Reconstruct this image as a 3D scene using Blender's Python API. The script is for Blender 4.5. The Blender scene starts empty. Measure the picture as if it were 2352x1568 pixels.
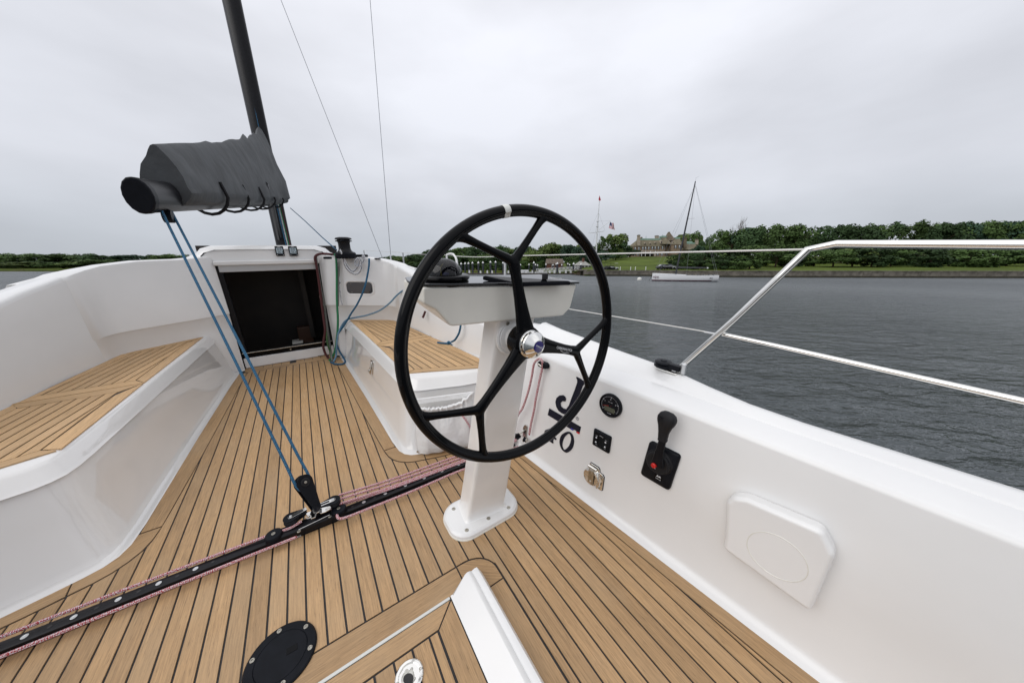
import bpy, bmesh, math, random
from mathutils import Vector, Matrix, noise
random.seed(7)
R = math.radians
scene = bpy.context.scene
col = scene.collection

# ---------------------------------------------------------------- camera, sky, sun, exposure
PITCH = 13.6
EYE = 2.15                                   # camera height above the water
FPX = 698.6                                  # focal length in units of a 2352 px wide picture
cam_data = bpy.data.cameras.new('camera')
cam_data.sensor_width = 36
cam_data.lens = 36 * FPX / 2352
cam_data.clip_start = 0.03
cam_data.clip_end = 3000
cam = bpy.data.objects.new('camera', cam_data)
cam.location = (0, 0, EYE)
cam.rotation_euler = (R(90 - PITCH), 0, 0)
col.objects.link(cam)
scene.camera = cam

world = bpy.data.worlds.new('World')
scene.world = world
world.use_nodes = True
nt = world.node_tree
nt.nodes.clear()
def N(t, **k):
    n = nt.nodes.new(t)
    for a, b in k.items():
        setattr(n, a, b)
    return n
SUN_EL, SUN_AZ = 38, 235
out = N('ShaderNodeOutputWorld')
bg = N('ShaderNodeBackground')
sky = N('ShaderNodeTexSky', sky_type='NISHITA', sun_disc=False)
sky.sun_elevation = R(SUN_EL)
sky.sun_rotation = R(SUN_AZ)
tc = N('ShaderNodeTexCoord')
mp = N('ShaderNodeMapping')
mp.inputs['Scale'].default_value = (1, 1, 2.6)
mp.inputs['Location'].default_value = (.3, 1.7, .2)
nz = N('ShaderNodeTexNoise')
nz.inputs['Scale'].default_value = 1.7
nz.inputs['Detail'].default_value = 5
nz.inputs['Roughness'].default_value = .48
nt.links.new(tc.outputs['Generated'], mp.inputs['Vector'])
nt.links.new(mp.outputs['Vector'], nz.inputs['Vector'])
sep = N('ShaderNodeSeparateXYZ')
nt.links.new(tc.outputs['Generated'], sep.inputs[0])
ramp = N('ShaderNodeValToRGB')               # overcast sky: darker at the horizon, brighter overhead
e = ramp.color_ramp.elements
e[0].position = 0.0; e[0].color = (.51, .545, .60, 1)
e[1].position = 1.0; e[1].color = (1.40, 1.40, 1.44, 1)
for p, c in ((.09, (.57, .60, .655)), (.2, (.71, .73, .79)), (.36, (.80, .82, .885)), (.56, (.885, .90, .965)), (.72, (1.03, 1.04, 1.09))):
    q = e.new(p); q.color = (*c, 1)
nt.links.new(sep.outputs['Z'], ramp.inputs['Fac'])
vr = N('ShaderNodeMapRange')
vr.inputs['From Min'].default_value = .3; vr.inputs['From Max'].default_value = .7
vr.inputs['To Min'].default_value = .84; vr.inputs['To Max'].default_value = 1.12
nt.links.new(nz.outputs['Fac'], vr.inputs['Value'])
mul = N('ShaderNodeVectorMath', operation='SCALE')
nt.links.new(ramp.outputs['Color'], mul.inputs[0])
nt.links.new(vr.outputs['Result'], mul.inputs['Scale'])
skys = N('ShaderNodeVectorMath', operation='SCALE')
skys.inputs['Scale'].default_value = .08
nt.links.new(sky.outputs['Color'], skys.inputs[0])
mx = N('ShaderNodeMix', data_type='RGBA')
mx.inputs['Factor'].default_value = .96      # cloud cover over the blue sky
nt.links.new(skys.outputs['Vector'], mx.inputs['A'])
nt.links.new(mul.outputs['Vector'], mx.inputs['B'])
nt.links.new(mx.outputs['Result'], bg.inputs['Color'])
bg.inputs['Strength'].default_value = 1.0
nt.links.new(bg.outputs[0], out.inputs[0])

sun_d = bpy.data.lights.new('sun', 'SUN')
sun_d.energy = 1.15
sun_d.angle = R(50)
sun_d.color = (1, .97, .93)
sun = bpy.data.objects.new('sun', sun_d)
sun.rotation_euler = (R(90 - SUN_EL), 0, R(180 - SUN_AZ))
col.objects.link(sun)

scene.view_settings.view_transform = 'Standard'
scene.view_settings.look = 'None'
scene.view_settings.exposure = 0.0
scene.view_settings.gamma = 1
scene.view_settings.use_curve_mapping = False
try:
    scene.cycles.max_bounces = 6
except Exception:
    pass

# ---------------------------------------------------------------- boat frame
# boat axes: X to starboard, Y forward, Z up from the cockpit sole; camera 1.3 m above the sole
H = 1.3
vf = Vector((680 - 1176, -(555 - 784), -FPX)).normalized()
vr_ = Vector((2261 - 1176, -(565 - 784), -FPX)); vr_ = (vr_ - vf * vr_.dot(vf)).normalized()
vu = vr_.cross(vf)
BM = Matrix((vr_, vf, vu))                   # camera axes -> boat axes
CAMR = Matrix.Rotation(R(90 - PITCH), 3, 'X')
M3 = CAMR @ BM.transposed()
BOAT = Matrix.Translation((0, 0, EYE)) @ M3.to_4x4() @ Matrix.Translation((0, 0, -H))
EYEB = Vector((0, 0, H))
def ray(x, y): return BM @ Vector((x - 1176, 784 - y, -FPX))
def pz(x, y, z=0):
    d = ray(x, y); return EYEB + d * ((z - H) / d.z)
def px_(x, y, X):
    d = ray(x, y); return EYEB + d * (X / d.x)
def py(x, y, Y):
    d = ray(x, y); return EYEB + d * (Y / d.y)
def ppl(x, y, p0, n):
    d = ray(x, y); return EYEB + d * ((Vector(p0) - EYEB).dot(n) / d.dot(n))
def far(x, y, D):                            # a point of the shore, D metres ahead
    a, b = x - 1176, 784 - y
    c, s = math.cos(R(PITCH)), math.sin(R(PITCH))
    f = FPX * c + b * s; u = b * c - FPX * s
    return Vector((a / f * D, D, EYE + u / f * D))

# ---------------------------------------------------------------- materials
MT = {}
def mat(name, base, rough=.5, metal=0, coat=0, spec=.5, bump=None, var=None, trans=0, objrand=0, coatr=.05, ior=1.5):
    m = bpy.data.materials.new(name); m.use_nodes = True
    t = m.node_tree; b = t.nodes['Principled BSDF']
    b.inputs['Base Color'].default_value = (*base, 1)
    b.inputs['Roughness'].default_value = rough
    b.inputs['Metallic'].default_value = metal
    b.inputs['Coat Weight'].default_value = coat
    b.inputs['Coat Roughness'].default_value = coatr
    b.inputs['Specular IOR Level'].default_value = spec
    b.inputs['Transmission Weight'].default_value = trans
    b.inputs['IOR'].default_value = ior
    tcn = t.nodes.new('ShaderNodeTexCoord')
    if var or objrand:
        sc, lo, hi, det = var if var else (1, 1, 1, 2)
        n = t.nodes.new('ShaderNodeTexNoise'); n.inputs['Scale'].default_value = sc; n.inputs['Detail'].default_value = det
        t.links.new(tcn.outputs['Object'], n.inputs['Vector'])
        mr = t.nodes.new('ShaderNodeMapRange')
        mr.inputs['From Min'].default_value = .3; mr.inputs['From Max'].default_value = .7
        mr.inputs['To Min'].default_value = lo; mr.inputs['To Max'].default_value = hi
        t.links.new(n.outputs['Fac'], mr.inputs['Value'])
        last = mr.outputs['Result']
        if objrand:
            oi = t.nodes.new('ShaderNodeObjectInfo')
            m2 = t.nodes.new('ShaderNodeMapRange')
            m2.inputs['To Min'].default_value = 1 - objrand; m2.inputs['To Max'].default_value = 1 + objrand
            t.links.new(oi.outputs['Random'], m2.inputs['Value'])
            mm = t.nodes.new('ShaderNodeMath'); mm.operation = 'MULTIPLY'
            t.links.new(last, mm.inputs[0]); t.links.new(m2.outputs['Result'], mm.inputs[1]); last = mm.outputs[0]
        s = t.nodes.new('ShaderNodeVectorMath'); s.operation = 'SCALE'; s.inputs[0].default_value = base
        t.links.new(last, s.inputs['Scale']); t.links.new(s.outputs['Vector'], b.inputs['Base Color'])
    if bump:
        sc, st, dist = bump
        n = t.nodes.new('ShaderNodeTexNoise'); n.inputs['Scale'].default_value = sc; n.inputs['Detail'].default_value = 4
        t.links.new(tcn.outputs['Object'], n.inputs['Vector'])
        bp = t.nodes.new('ShaderNodeBump'); bp.inputs['Strength'].default_value = st; bp.inputs['Distance'].default_value = dist
        t.links.new(n.outputs['Fac'], bp.inputs['Height']); t.links.new(bp.outputs['Normal'], b.inputs['Normal'])
    MT[name] = m
    return m
def nd(m, t, **k):
    n = m.node_tree.nodes.new(t)
    for a, b in k.items(): setattr(n, a, b)
    return n

mat('gelcoat', (.77, .77, .765), .30, coat=.30, var=(1.6, .93, 1.03, 9), bump=(9, .05, .004), coatr=.08)
mat('ped_white', (.82, .815, .80), .3, coat=.3, var=(5, .92, 1.03, 8), bump=(60, .06, .001))
mat('gelcoat_old', (.77, .755, .69), .34, coat=.3, var=(5, .90, 1.04, 8), bump=(60, .08, .001))
mat('gelcoat_shiny', (.70, .69, .675), .08, coat=1, var=(2, .97, 1.02, 3), bump=(3, .05, .01), coatr=.02)
mat('caulk', (.014, .013, .014), .5, var=(30, .7, 1.4, 4), bump=(200, .3, .001))
mat('black_gloss', (.003, .0032, .004), .09, coat=0, spec=.13, bump=(40, .02, .001))
mat('black_plastic', (.006, .007, .010), .40, spec=.13, var=(30, .8, 1.2, 3), bump=(350, .15, .0005))
mat('black_rubber', (.011, .011, .013), .6, spec=.25, var=(30, .8, 1.2, 3))
mat('black_anod', (.008, .008, .010), .34, metal=.0, coat=.0, spec=.22, var=(30, .8, 1.3, 3))
mat('compass_black', (.003, .003, .004), .22, spec=.10)
mat('screen_glass', (.012, .013, .016), .05, coat=0, spec=.6)
mat('chrome', (.80, .79, .76), .07, metal=1, bump=(30, .03, .002))
mat('steel', (.55, .54, .50), .25, metal=1, var=(80, .7, 1.15, 4))
mat('galv', (.62, .63, .64), .4, metal=.8)
mat('screw', (.42, .40, .35), .35, metal=1, var=(200, .6, 1.2, 3))
mat('navy_print', (.006, .008, .020), .45, spec=.25)
mat('white_print', (.72, .74, .78), .5)
mat('red_print', (.6, .01, .015), .4)
mat('blue_print', (.03, .03, .35), .4)
mat('navy_badge', (.012, .006, .13), .2, coat=1)
mat('tape', (.66, .67, .64), .55, bump=(150, .2, .001))
mat('lcd', (.075, .085, .06), .25)
mat('lcd_lit', (.42, .52, .58), .3)
mat('red_button', (.55, .012, .01), .35, coat=.4)
mat('needle', (.5, .03, .02), .5)
mat('canvas', (.70, .70, .695), .85, var=(8, .93, 1.03, 4), bump=(11, .8, .02))
mat('dark_glass', (.045, .045, .05), .1, coat=1)
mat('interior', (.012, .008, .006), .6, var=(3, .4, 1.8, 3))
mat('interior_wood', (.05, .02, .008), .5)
mat('sail_bag', (.045, .05, .055), .7, var=(5, .7, 1.3, 4), bump=(6, .6, .02))
mat('wire', (.30, .31, .33), .35, metal=.7)
mat('lifeline', (.70, .69, .66), .45)
mat('caulk_bead', (.62, .63, .60), .35)
dm_ = mat('dome', (.004, .004, .006), .04, spec=.5)
dm_.node_tree.nodes['Principled BSDF'].inputs['Alpha'].default_value = .72
mat('yellow_mark', (.5, .45, .08), .5)
mat('compass_blue', (.01, .03, .30), .3)

# teak: grain runs along V
def teak(name, base, dark):
    m = bpy.data.materials.new(name); m.use_nodes = True; t = m.node_tree; b = t.nodes['Principled BSDF']; L = t.links.new
    uv = nd(m, 'ShaderNodeUVMap')
    oi = nd(m, 'ShaderNodeObjectInfo')
    cb = nd(m, 'ShaderNodeCombineXYZ')
    mz = nd(m, 'ShaderNodeMath', operation='MULTIPLY'); mz.inputs[1].default_value = 37
    L(oi.outputs['Random'], mz.inputs[0]); L(mz.outputs[0], cb.inputs['Z'])
    ad = nd(m, 'ShaderNodeVectorMath', operation='ADD'); L(uv.outputs['UV'], ad.inputs[0]); L(cb.outputs[0], ad.inputs[1])
    def noi(sx, sy, sc, det, ro):
        mp = nd(m, 'ShaderNodeMapping'); mp.inputs['Scale'].default_value = (sx, sy, 1); L(ad.outputs[0], mp.inputs[0])
        n = nd(m, 'ShaderNodeTexNoise'); n.inputs['Scale'].default_value = sc; n.inputs['Detail'].default_value = det
        n.inputs['Roughness'].default_value = ro; L(mp.outputs[0], n.inputs['Vector']); return n.outputs['Fac']
    g1 = noi(260, 9, 1, 6, .65)                    # fine grain
    g2 = noi(30, 2.2, 1, 4, .6)                    # broad streaks
    g3 = noi(420, 22, 1, 3, .7)                    # dark pores
    g4 = noi(3.0, 3.0, 1, 4, .55)                  # weathering patches
    def mr(s, a, c, d, e_):
        n = nd(m, 'ShaderNodeMapRange'); n.inputs['From Min'].default_value = a; n.inputs['From Max'].default_value = c
        n.inputs['To Min'].default_value = d; n.inputs['To Max'].default_value = e_; L(s, n.inputs['Value']); return n.outputs['Result']
    def mm(a, c, op='MULTIPLY'):
        n = nd(m, 'ShaderNodeMath', operation=op)
        L(a, n.inputs[0])
        if isinstance(c, (int, float)): n.inputs[1].default_value = c
        else: L(c, n.inputs[1])
        return n.outputs[0]
    f = mm(mm(mr(g1, .3, .7, .72, 1.22), mr(g2, .3, .7, .94, 1.05)), mr(oi.outputs['Random'], 0, 1, .86, 1.12))
    f = mm(f, mr(g4, .3, .7, .94, 1.05))
    f = mm(f, mr(g3, .57, .74, 1.0, .45))
    sc = nd(m, 'ShaderNodeVectorMath', operation='SCALE'); sc.inputs[0].default_value = base; L(f, sc.inputs['Scale'])
    mx = nd(m, 'ShaderNodeMix', data_type='RGBA'); L(sc.outputs[0], mx.inputs['A']); mx.inputs['B'].default_value = (*dark, 1)
    L(mr(g4, .45, .72, 0, .45), mx.inputs['Factor'])
    L(mx.outputs['Result'], b.inputs['Base Color'])
    b.inputs['Roughness'].default_value = .55
    L(mr(g4, .3, .7, .42, .66), b.inputs['Roughness'])
    bp = nd(m, 'ShaderNodeBump'); bp.inputs['Strength'].default_value = .25; bp.inputs['Distance'].default_value = .001
    L(g1, bp.inputs['Height']); L(bp.outputs['Normal'], b.inputs['Normal'])
    MT[name] = m
teak('teak', (.425, .265, .130), (.38, .275, .170))
teak('teak_seat', (.54, .345, .170), (.47, .33, .20))

# braided rope: U runs round, V along in metres
def rope_mat(name, c1, c2, pitch=.012, thr=0.0, n=3, rnd=.6):
    m = bpy.data.materials.new(name); m.use_nodes = True; t = m.node_tree; b = t.nodes['Principled BSDF']; L = t.links.new
    uv = nd(m, 'ShaderNodeUVMap'); sp = nd(m, 'ShaderNodeSeparateXYZ'); L(uv.outputs[0], sp.inputs[0])
    def mth(op, a, c=None):
        q = nd(m, 'ShaderNodeMath', operation=op)
        for i, v in enumerate((a, c)):
            if v is None: continue
            if isinstance(v, (int, float)): q.inputs[i].default_value = v
            else: L(v, q.inputs[i])
        return q.outputs[0]
    u = mth('MULTIPLY', sp.outputs['X'], n * 6.2832); v = mth('MULTIPLY', sp.outputs['Y'], 6.2832 / pitch)
    s = mth('MULTIPLY', mth('SINE', mth('ADD', u, v)), mth('SINE', mth('SUBTRACT', u, v)))
    mp = nd(m, 'ShaderNodeMapping'); mp.inputs['Scale'].default_value = (7, 230, 1); L(uv.outputs[0], mp.inputs[0])
    no = nd(m, 'ShaderNodeTexNoise'); no.inputs['Scale'].default_value = 1.4; no.inputs['Detail'].default_value = 2; L(mp.outputs[0], no.inputs['Vector'])
    k = mth('ADD', mth('MULTIPLY', s, .30), mth('MULTIPLY', mth('SUBTRACT', no.outputs['Fac'], .5), rnd * 5))
    g = mth('GREATER_THAN', k, thr)
    mx = nd(m, 'ShaderNodeMix', data_type='RGBA'); mx.inputs['A'].default_value = (*c1, 1); mx.inputs['B'].default_value = (*c2, 1)
    L(g, mx.inputs['Factor']); L(mx.outputs['Result'], b.inputs['Base Color']); b.inputs['Roughness'].default_value = .75
    bp = nd(m, 'ShaderNodeBump'); bp.inputs['Strength'].default_value = .7; bp.inputs['Distance'].default_value = .0015
    L(s, bp.inputs['Height']); L(bp.outputs['Normal'], b.inputs['Normal'])
    MT[name] = m
rope_mat('rope_red', (.66, .58, .60), (.36, .012, .025), thr=-.02, pitch=.011, rnd=.9)
rope_mat('rope_blue', (.012, .05, .11), (.02, .20, .36), thr=.15)
rope_mat('rope_lightblue', (.06, .14, .23), (.20, .36, .50), thr=0)
rope_mat('rope_green', (.01, .13, .05), (.03, .26, .11), thr=.1, rnd=.3)
rope_mat('rope_green_dark', (.02, .09, .03), (.25, .30, .12), thr=.35)
rope_mat('rope_maroon', (.09, .012, .015), (.03, .015, .015), thr=.1)
rope_mat('rope_bw', (.02, .02, .03), (.68, .70, .74), thr=-.08, rnd=.05, n=1, pitch=.028)
rope_mat('rope_grey', (.10, .11, .10), (.2, .2, .19), thr=0)

# ---------------------------------------------------------------- mesh helpers
class MB:
    def __init__(s): s.v = []; s.f = []; s.uv = {}; s.sm = []
    def face(s, idx, uv=None, smooth=False):
        if uv is not None: s.uv[len(s.f)] = uv
        s.f.append(tuple(idx)); s.sm.append(smooth)
    def prism(s, pts, off):
        """polygon (list of 3D points, ccw seen against off's back) extruded by vector off"""
        n = len(pts); b = len(s.v); off = Vector(off)
        s.v += [Vector(p) for p in pts] + [Vector(p) + off for p in pts]
        s.face(range(b + n - 1, b - 1, -1)); s.face(range(b + n, b + 2 * n))
        for i in range(n):
            j = (i + 1) % n; s.face((b + i, b + j, b + n + j, b + n + i))
        return s
    def loft(s, rings, caps=True, smooth=True, closed=True, sharp=None):
        b = len(s.v); n = len(rings[0])
        for r in rings: s.v += [Vector(p) for p in r]
        for k in range(len(rings) - 1):
            for i in range(n if closed else n - 1):
                j = (i + 1) % n
                s.face((b + k * n + i, b + k * n + j, b + (k + 1) * n + j, b + (k + 1) * n + i), smooth=smooth)
        if caps and closed:
            s.face(range(b + n - 1, b - 1, -1)); e_ = b + (len(rings) - 1) * n; s.face(range(e_, e_ + n))
        return s
    def box(s, c, sx, sy, sz, rz=0, m3=None):
        c = Vector(c); m = m3 if m3 else Matrix.Rotation(rz, 3, 'Z'); b = len(s.v)
        for dz in (-.5, .5):
            for dx, dy in ((-.5, -.5), (.5, -.5), (.5, .5), (-.5, .5)):
                s.v.append(c + m @ Vector((dx * sx, dy * sy, dz * sz)))
        for f in ((3, 2, 1, 0), (4, 5, 6, 7), (0, 1, 5, 4), (1, 2, 6, 5), (2, 3, 7, 6), (3, 0, 4, 7)):
            s.face([b + i for i in f])
        return s
    def lathe(s, prof, n=32, c=(0, 0, 0), ax=(0, 0, 1), smooth=True, sy=1, up=None):
        """prof: (radius, height) pairs along axis ax from c"""
        c = Vector(c); a = Vector(ax).normalized()
        u = Vector(up) if up else a.orthogonal(); u = (u - a * u.dot(a)).normalized(); w = a.cross(u)
        rings = [[c + a * h + (u * math.cos(2 * math.pi * i / n) + w * sy * math.sin(2 * math.pi * i / n)) * max(r, 1e-5) for i in range(n)] for r, h in prof]
        return s.loft(rings, smooth=smooth)
    def tube(s, pts, r, n=8, closed=False, caps=True, prof=None):
        pts = [Vector(p) for p in pts]; m = len(pts)
        rr = r if isinstance(r, (list, tuple)) else [r] * m
        T = []
        for i in range(m):
            a = pts[(i + 1) % m] if (closed or i < m - 1) else pts[i]
            c = pts[i - 1] if (closed or i > 0) else pts[i]
            T.append((a - c).normalized())
        u = T[0].orthogonal().normalized(); b = len(s.v); ln = 0; lens = []
        for i in range(m):
            if i: ln += (pts[i] - pts[i - 1]).length
            lens.append(ln)
            u = (u - T[i] * u.dot(T[i])).normalized(); w = T[i].cross(u)
            for k in range(n):
                a = 2 * math.pi * k / n
                s.v.append(pts[i] + (u * math.cos(a) + w * math.sin(a)) * rr[i])
        for i in range(m if closed else m - 1):
            j = (i + 1) % m; lj = lens[j] if j else ln + .01
            for k in range(n):
                q = (k + 1) % n
                s.face((b + i * n + k, b + i * n + q, b + j * n + q, b + j * n + k),
                       uv=[(k / n, lens[i]), ((k + 1) / n, lens[i]), ((k + 1) / n, lj), (k / n, lj)], smooth=True)
        if caps and not closed:
            s.face(range(b + n - 1, b - 1, -1)); e_ = b + (m - 1) * n; s.face(range(e_, e_ + n))
        return s
    def build(s, name, m, parent=None, bevel=0, seg=2, sharp=35, sub=0):
        me = bpy.data.meshes.new(name); me.from_pydata([tuple(v) for v in s.v], [], s.f)
        uvl = me.uv_layers.new(name='UVMap')
        for i, p in enumerate(me.polygons):
            u = s.uv.get(i)
            for k, li in enumerate(p.loop_indices):
                uvl.data[li].uv = u[k] if u else (me.vertices[me.loops[li].vertex_index].co.x, me.vertices[me.loops[li].vertex_index].co.y)
        me.materials.append(MT[m] if isinstance(m, str) else m)
        me.polygons.foreach_set('use_smooth', s.sm if not bevel else [True] * len(s.f))
        if any(s.sm) or bevel:
            me.set_sharp_from_angle(angle=R(sharp if not bevel else 60))
        me.update()
        o = bpy.data.objects.new(name, me); col.objects.link(o)
        if parent is not None:
            o.parent = parent
            o.matrix_parent_inverse = Matrix.Translation(parent.location).inverted() if parent.type == 'EMPTY' else Matrix()
        if bevel:
            md = o.modifiers.new('bevel', 'BEVEL'); md.width = bevel; md.segments = seg; md.limit_method = 'ANGLE'; md.angle_limit = R(30); md.harden_normals = True
        if sub:
            md = o.modifiers.new('sub', 'SUBSURF'); md.levels = sub; md.render_levels = sub
        return o
BOATS = []
def tag(o, label, cat=None, group=None, kind=None, boat=True):
    if label: o['label'] = label
    if cat: o['category'] = cat
    if group: o['group'] = group
    if kind: o['kind'] = kind
    if boat: BOATS.append(o)
    return o
def thing(name, label, cat, loc, group=None, boat=True):
    o = bpy.data.objects.new(name, None); o.empty_display_size = .05; o.location = loc; col.objects.link(o)
    return tag(o, label, cat, group, None, boat)
def bez(pts, k=8, closed=False):
    """Catmull-Rom through the points"""
    P = [Vector(p) for p in pts]; n = len(P); o = []
    for i in range(n if closed else n - 1):
        a = P[(i - 1) % n] if closed or i > 0 else P[0]; b = P[i]; c = P[(i + 1) % n]; d = P[(i + 2) % n] if closed or i + 2 < n else P[-1]
        for j in range(k):
            t = j / k
            o.append(.5 * ((2 * b) + (c - a) * t + (2 * a - 5 * b + 4 * c - d) * t * t + (3 * b - a - 3 * c + d) * t ** 3))
    if not closed: o.append(P[-1])
    return o
def interp(tab, x):
    if x <= tab[0][0]: return tab[0][1]
    for (a, b), (c, d) in zip(tab, tab[1:]):
        if x <= c: return b + (d - b) * (x - a) / (c - a)
    return tab[-1][1]
def rrect(w, h, r, n=5):
    o = []
    for cx, cy, a0 in ((w / 2 - r, h / 2 - r, 0), (-w / 2 + r, h / 2 - r, 90), (-w / 2 + r, -h / 2 + r, 180), (w / 2 - r, -h / 2 + r, 270)):
        for i in range(n + 1):
            a = R(a0 + 90 * i / n); o.append((cx + r * math.cos(a), cy + r * math.sin(a)))
    return o
def text(name, s, size, mname, parent, o, ux, uy, ext=.0004, align='CENTER', sx=1):
    """flat lettering at o with its baseline along ux and its up along uy"""
    c = bpy.data.curves.new(name, 'FONT'); c.body = s; c.size = size; c.extrude = ext; c.align_x = align; c.align_y = 'CENTER'; c.resolution_u = 3
    c.materials.append(MT[mname])
    t = bpy.data.objects.new('tmp', c); col.objects.link(t)
    bpy.context.view_layer.update()
    me = bpy.data.meshes.new_from_object(t.evaluated_get(bpy.context.evaluated_depsgraph_get())); me.name = name
    bpy.data.objects.remove(t)
    ux = Vector(ux).normalized(); uy = Vector(uy); uy = (uy - ux * uy.dot(ux)).normalized(); w = ux.cross(uy)
    mm = Matrix((ux * sx, uy, w)).transposed().to_4x4(); mm.translation = Vector(o)
    me.transform(mm)
    ob = bpy.data.objects.new(name, me); col.objects.link(ob)
    if not me.materials: me.materials.append(MT[mname])
    if parent:
        ob.parent = parent
        ob.matrix_parent_inverse = Matrix.Translation(parent.location).inverted() if parent.type == 'EMPTY' else Matrix()
    return ob
def screw(parent, c, ax, r=.006, name='screw'):
    a = Vector(ax).normalized()
    m = MB().lathe([(r, -.001), (r, .0012), (r * .86, .0022), (r * .42, .0022), (r * .38, .0004), (0, .0004)], 16, c, a)
    return m.build(name, 'screw', parent)
def offs(p, d): return Vector(p) + Vector(d)
# ================================================================ COCKPIT SOLE
CX = -.2555                                   # centreline of the yacht
def mir(p, s):
    p = Vector(p); return p if s > 0 else Vector((2 * CX - p.x, p.y, p.z))
sole = MB()
sole.v += [Vector(p) for p in ((-2.1, -1.2, -.004), (1.6, -1.2, -.004), (1.6, 4.4, -.004), (-2.1, 4.4, -.004))]
sole.face((0, 1, 2, 3))
floor = sole.build('floor', 'caulk'); tag(floor, None, kind='structure')
GAP = .0035
def plank(poly, parent, s=1, along=(0, 1), z=0, th=.006, m='teak', name='plank'):
    """2D polygon -> plank whose grain runs along the given direction"""
    pts = [mir((x, y, z - th), s) for x, y in poly]
    ar = sum(a.x * b.y - b.x * a.y for a, b in zip(pts, pts[1:] + pts[:1]))
    if ar < 0: pts.reverse()
    mb = MB().prism(pts, (0, 0, th)); n = len(pts)
    a = Vector(along).normalized(); a = a if s > 0 else Vector((-a.x, a.y)); p = Vector((a.y, -a.x))
    for fi, f in enumerate(mb.f):
        mb.uv[fi] = [(Vector((mb.v[i].x, mb.v[i].y)).dot(p), Vector((mb.v[i].x, mb.v[i].y)).dot(a)) for i in f]
    return mb.build(name, m, parent)
SEAT_SEAM = [(.135, 3.95), (.156, 3.594), (.199, 2.67), (.222, 2.248), (.246, 1.862), (.256, 1.78), (.275, 1.73), (.305, 1.69),
             (.345, 1.658), (.387, 1.639), (.53, 1.598), (.713, 1.558), (.93, 1.50)]
COAM_SEAM = [(.93, 1.50), (.951, 1.331), (.976, 1.037), (1.0, .75), (1.024, .42), (1.042, .142), (1.088, -.6)]
TOP = SEAT_SEAM + COAM_SEAM[1:]
def ftop(x): return 3.95 if x < .135 else interp(TOP, x)
def fbot(x):
    if x < .36: return .897
    if x < .476: return .80 + .097 * math.sqrt(max(0, 1 - ((x - .36) / .116) ** 2)) if x < .4755 else .75
    return -.6
g = GAP
for s in (1, -1):
    for k in range(-11, 13):
        x0, x1 = .505 - .0585 * k + g - .0585, .505 - .0585 * k - g
        if k == 13 and s < 0: pass
        if x0 > 1.085: continue
        x1 = min(x1, 1.087)
        xs = [x0 + (x1 - x0) * i / 6 for i in range(7)]
        if x0 < .4755 < x1: xs = sorted(xs + [.4725, .4785])
        tp = [(x, ftop(x) - g) for x in xs]; bt = [(x, fbot(x) + g if fbot(x) > -.5 else -.6) for x in xs if not .4725 < x < .4785]
        pts = [(a, b) for a, b in tp if b > -.59] + [(a, b) for a, b in reversed(bt)]
        if x0 < .4755 < x1:
            pts = tp + [(x1, -.6), (.4785, -.6), (.4785, .82)] + [(a, b) for a, b in reversed(bt) if a < .4785]
        if x1 > 1.03:
            ok = [(a, b) for a, b in tp if b > -.59]
            if len(ok) < 2: continue
        plank(pts, floor, s)
    # margin plank along the coaming
    cm = [(.936, 1.50), (.957, 1.331), (.982, 1.037), (1.006, .75), (1.030, .42), (1.048, .142), (1.094, -.6)]
    plank(cm + [(1.17, -.6), (1.125, .142), (1.105, .42), (1.075, .75), (1.05, 1.037), (1.03, 1.331), (1.02, 1.47)], floor, s, (-.1, 1))
    # margin planks round the seat
    ss = [(x + .005, y) for x, y in SEAT_SEAM[:5]]
    plank(ss + [(.32, 1.862), (.30, 2.30), (.285, 2.67), (.24, 3.55), (.225, 3.95)], floor, s, (-.07, 1))
    plank([(.252, 1.853), (.262, 1.787), (.281, 1.735), (.309, 1.696), (.348, 1.664), (.389, 1.645), (.447, 1.629), (.458, 1.71), (.40, 1.74), (.345, 1.79), (.325, 1.853)], floor, s, (.9, -.5))
    plank([(.453, 1.628), (.53, 1.604), (.713, 1.564), (.925, 1.506), (1.0, 1.50), (1.0, 1.60), (.75, 1.65), (.463, 1.71)], floor, s, (.95, -.2))
    # corner of the hatch surround and the plank beside it
    arc = [(.36 + .110 * math.sin(R(a)), .80 + .093 * math.cos(R(a))) for a in range(0, 91, 10)]
    plank([(.334, .894)] + arc + [(.470, .753), (.39, .753), (.36, .803), (.334, .803)], floor, s, (.8, -.6))
    plank([(.470, .747), (.470, -.6), (.39, -.6), (.39, .747)], floor, s)
plank([(2 * CX - .328, .803), (.328, .803), (.328, .894), (2 * CX - .328, .894)], floor, 1, (1, .01))
# forward margin and the short planks at the companionway step
for s in (1, -1):
    plank([(CX, 3.953), (.12, 3.953), (.16, 3.99), (.16, 4.02), (CX, 4.02)], floor, s, (1, 0))
    x = CX + .03
    while x < .12:
        plank([(x, 4.026), (x + .075, 4.026), (x + .075, 4.098), (x, 4.098)], floor, s); x += .0805
# hatch in the sole
hatch = thing('floor_hatch', 'teak planked floor hatch edged by a white bead at the bottom of the photo', 'hatch', (CX, .4, 0))
MB().box((CX, .8015, .000), 2 * (.262 - CX), .011, .006).build('bead', 'caulk_bead', hatch, bevel=.003)
for s in (1, -1):
    plank([(CX if s < 0 else CX + .0001, .794), (.258, .794), (.188, .731), (CX if s < 0 else CX + .0001, .731)], hatch, s, (1, 0))
    plank([(.262, .790), (.262, -.6), (.190, -.6), (.190, .726)], hatch, s)
    xs = [.185, .153, .094, .034, -.025, -.084, -.143, -.202, CX]
    for a, b in zip(xs, xs[1:]): plank([(a - g, .724), (a - g, -.6), (b + (g if b > CX else 0), -.6), (b + (g if b > CX else 0), .724)], hatch, s)
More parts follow.
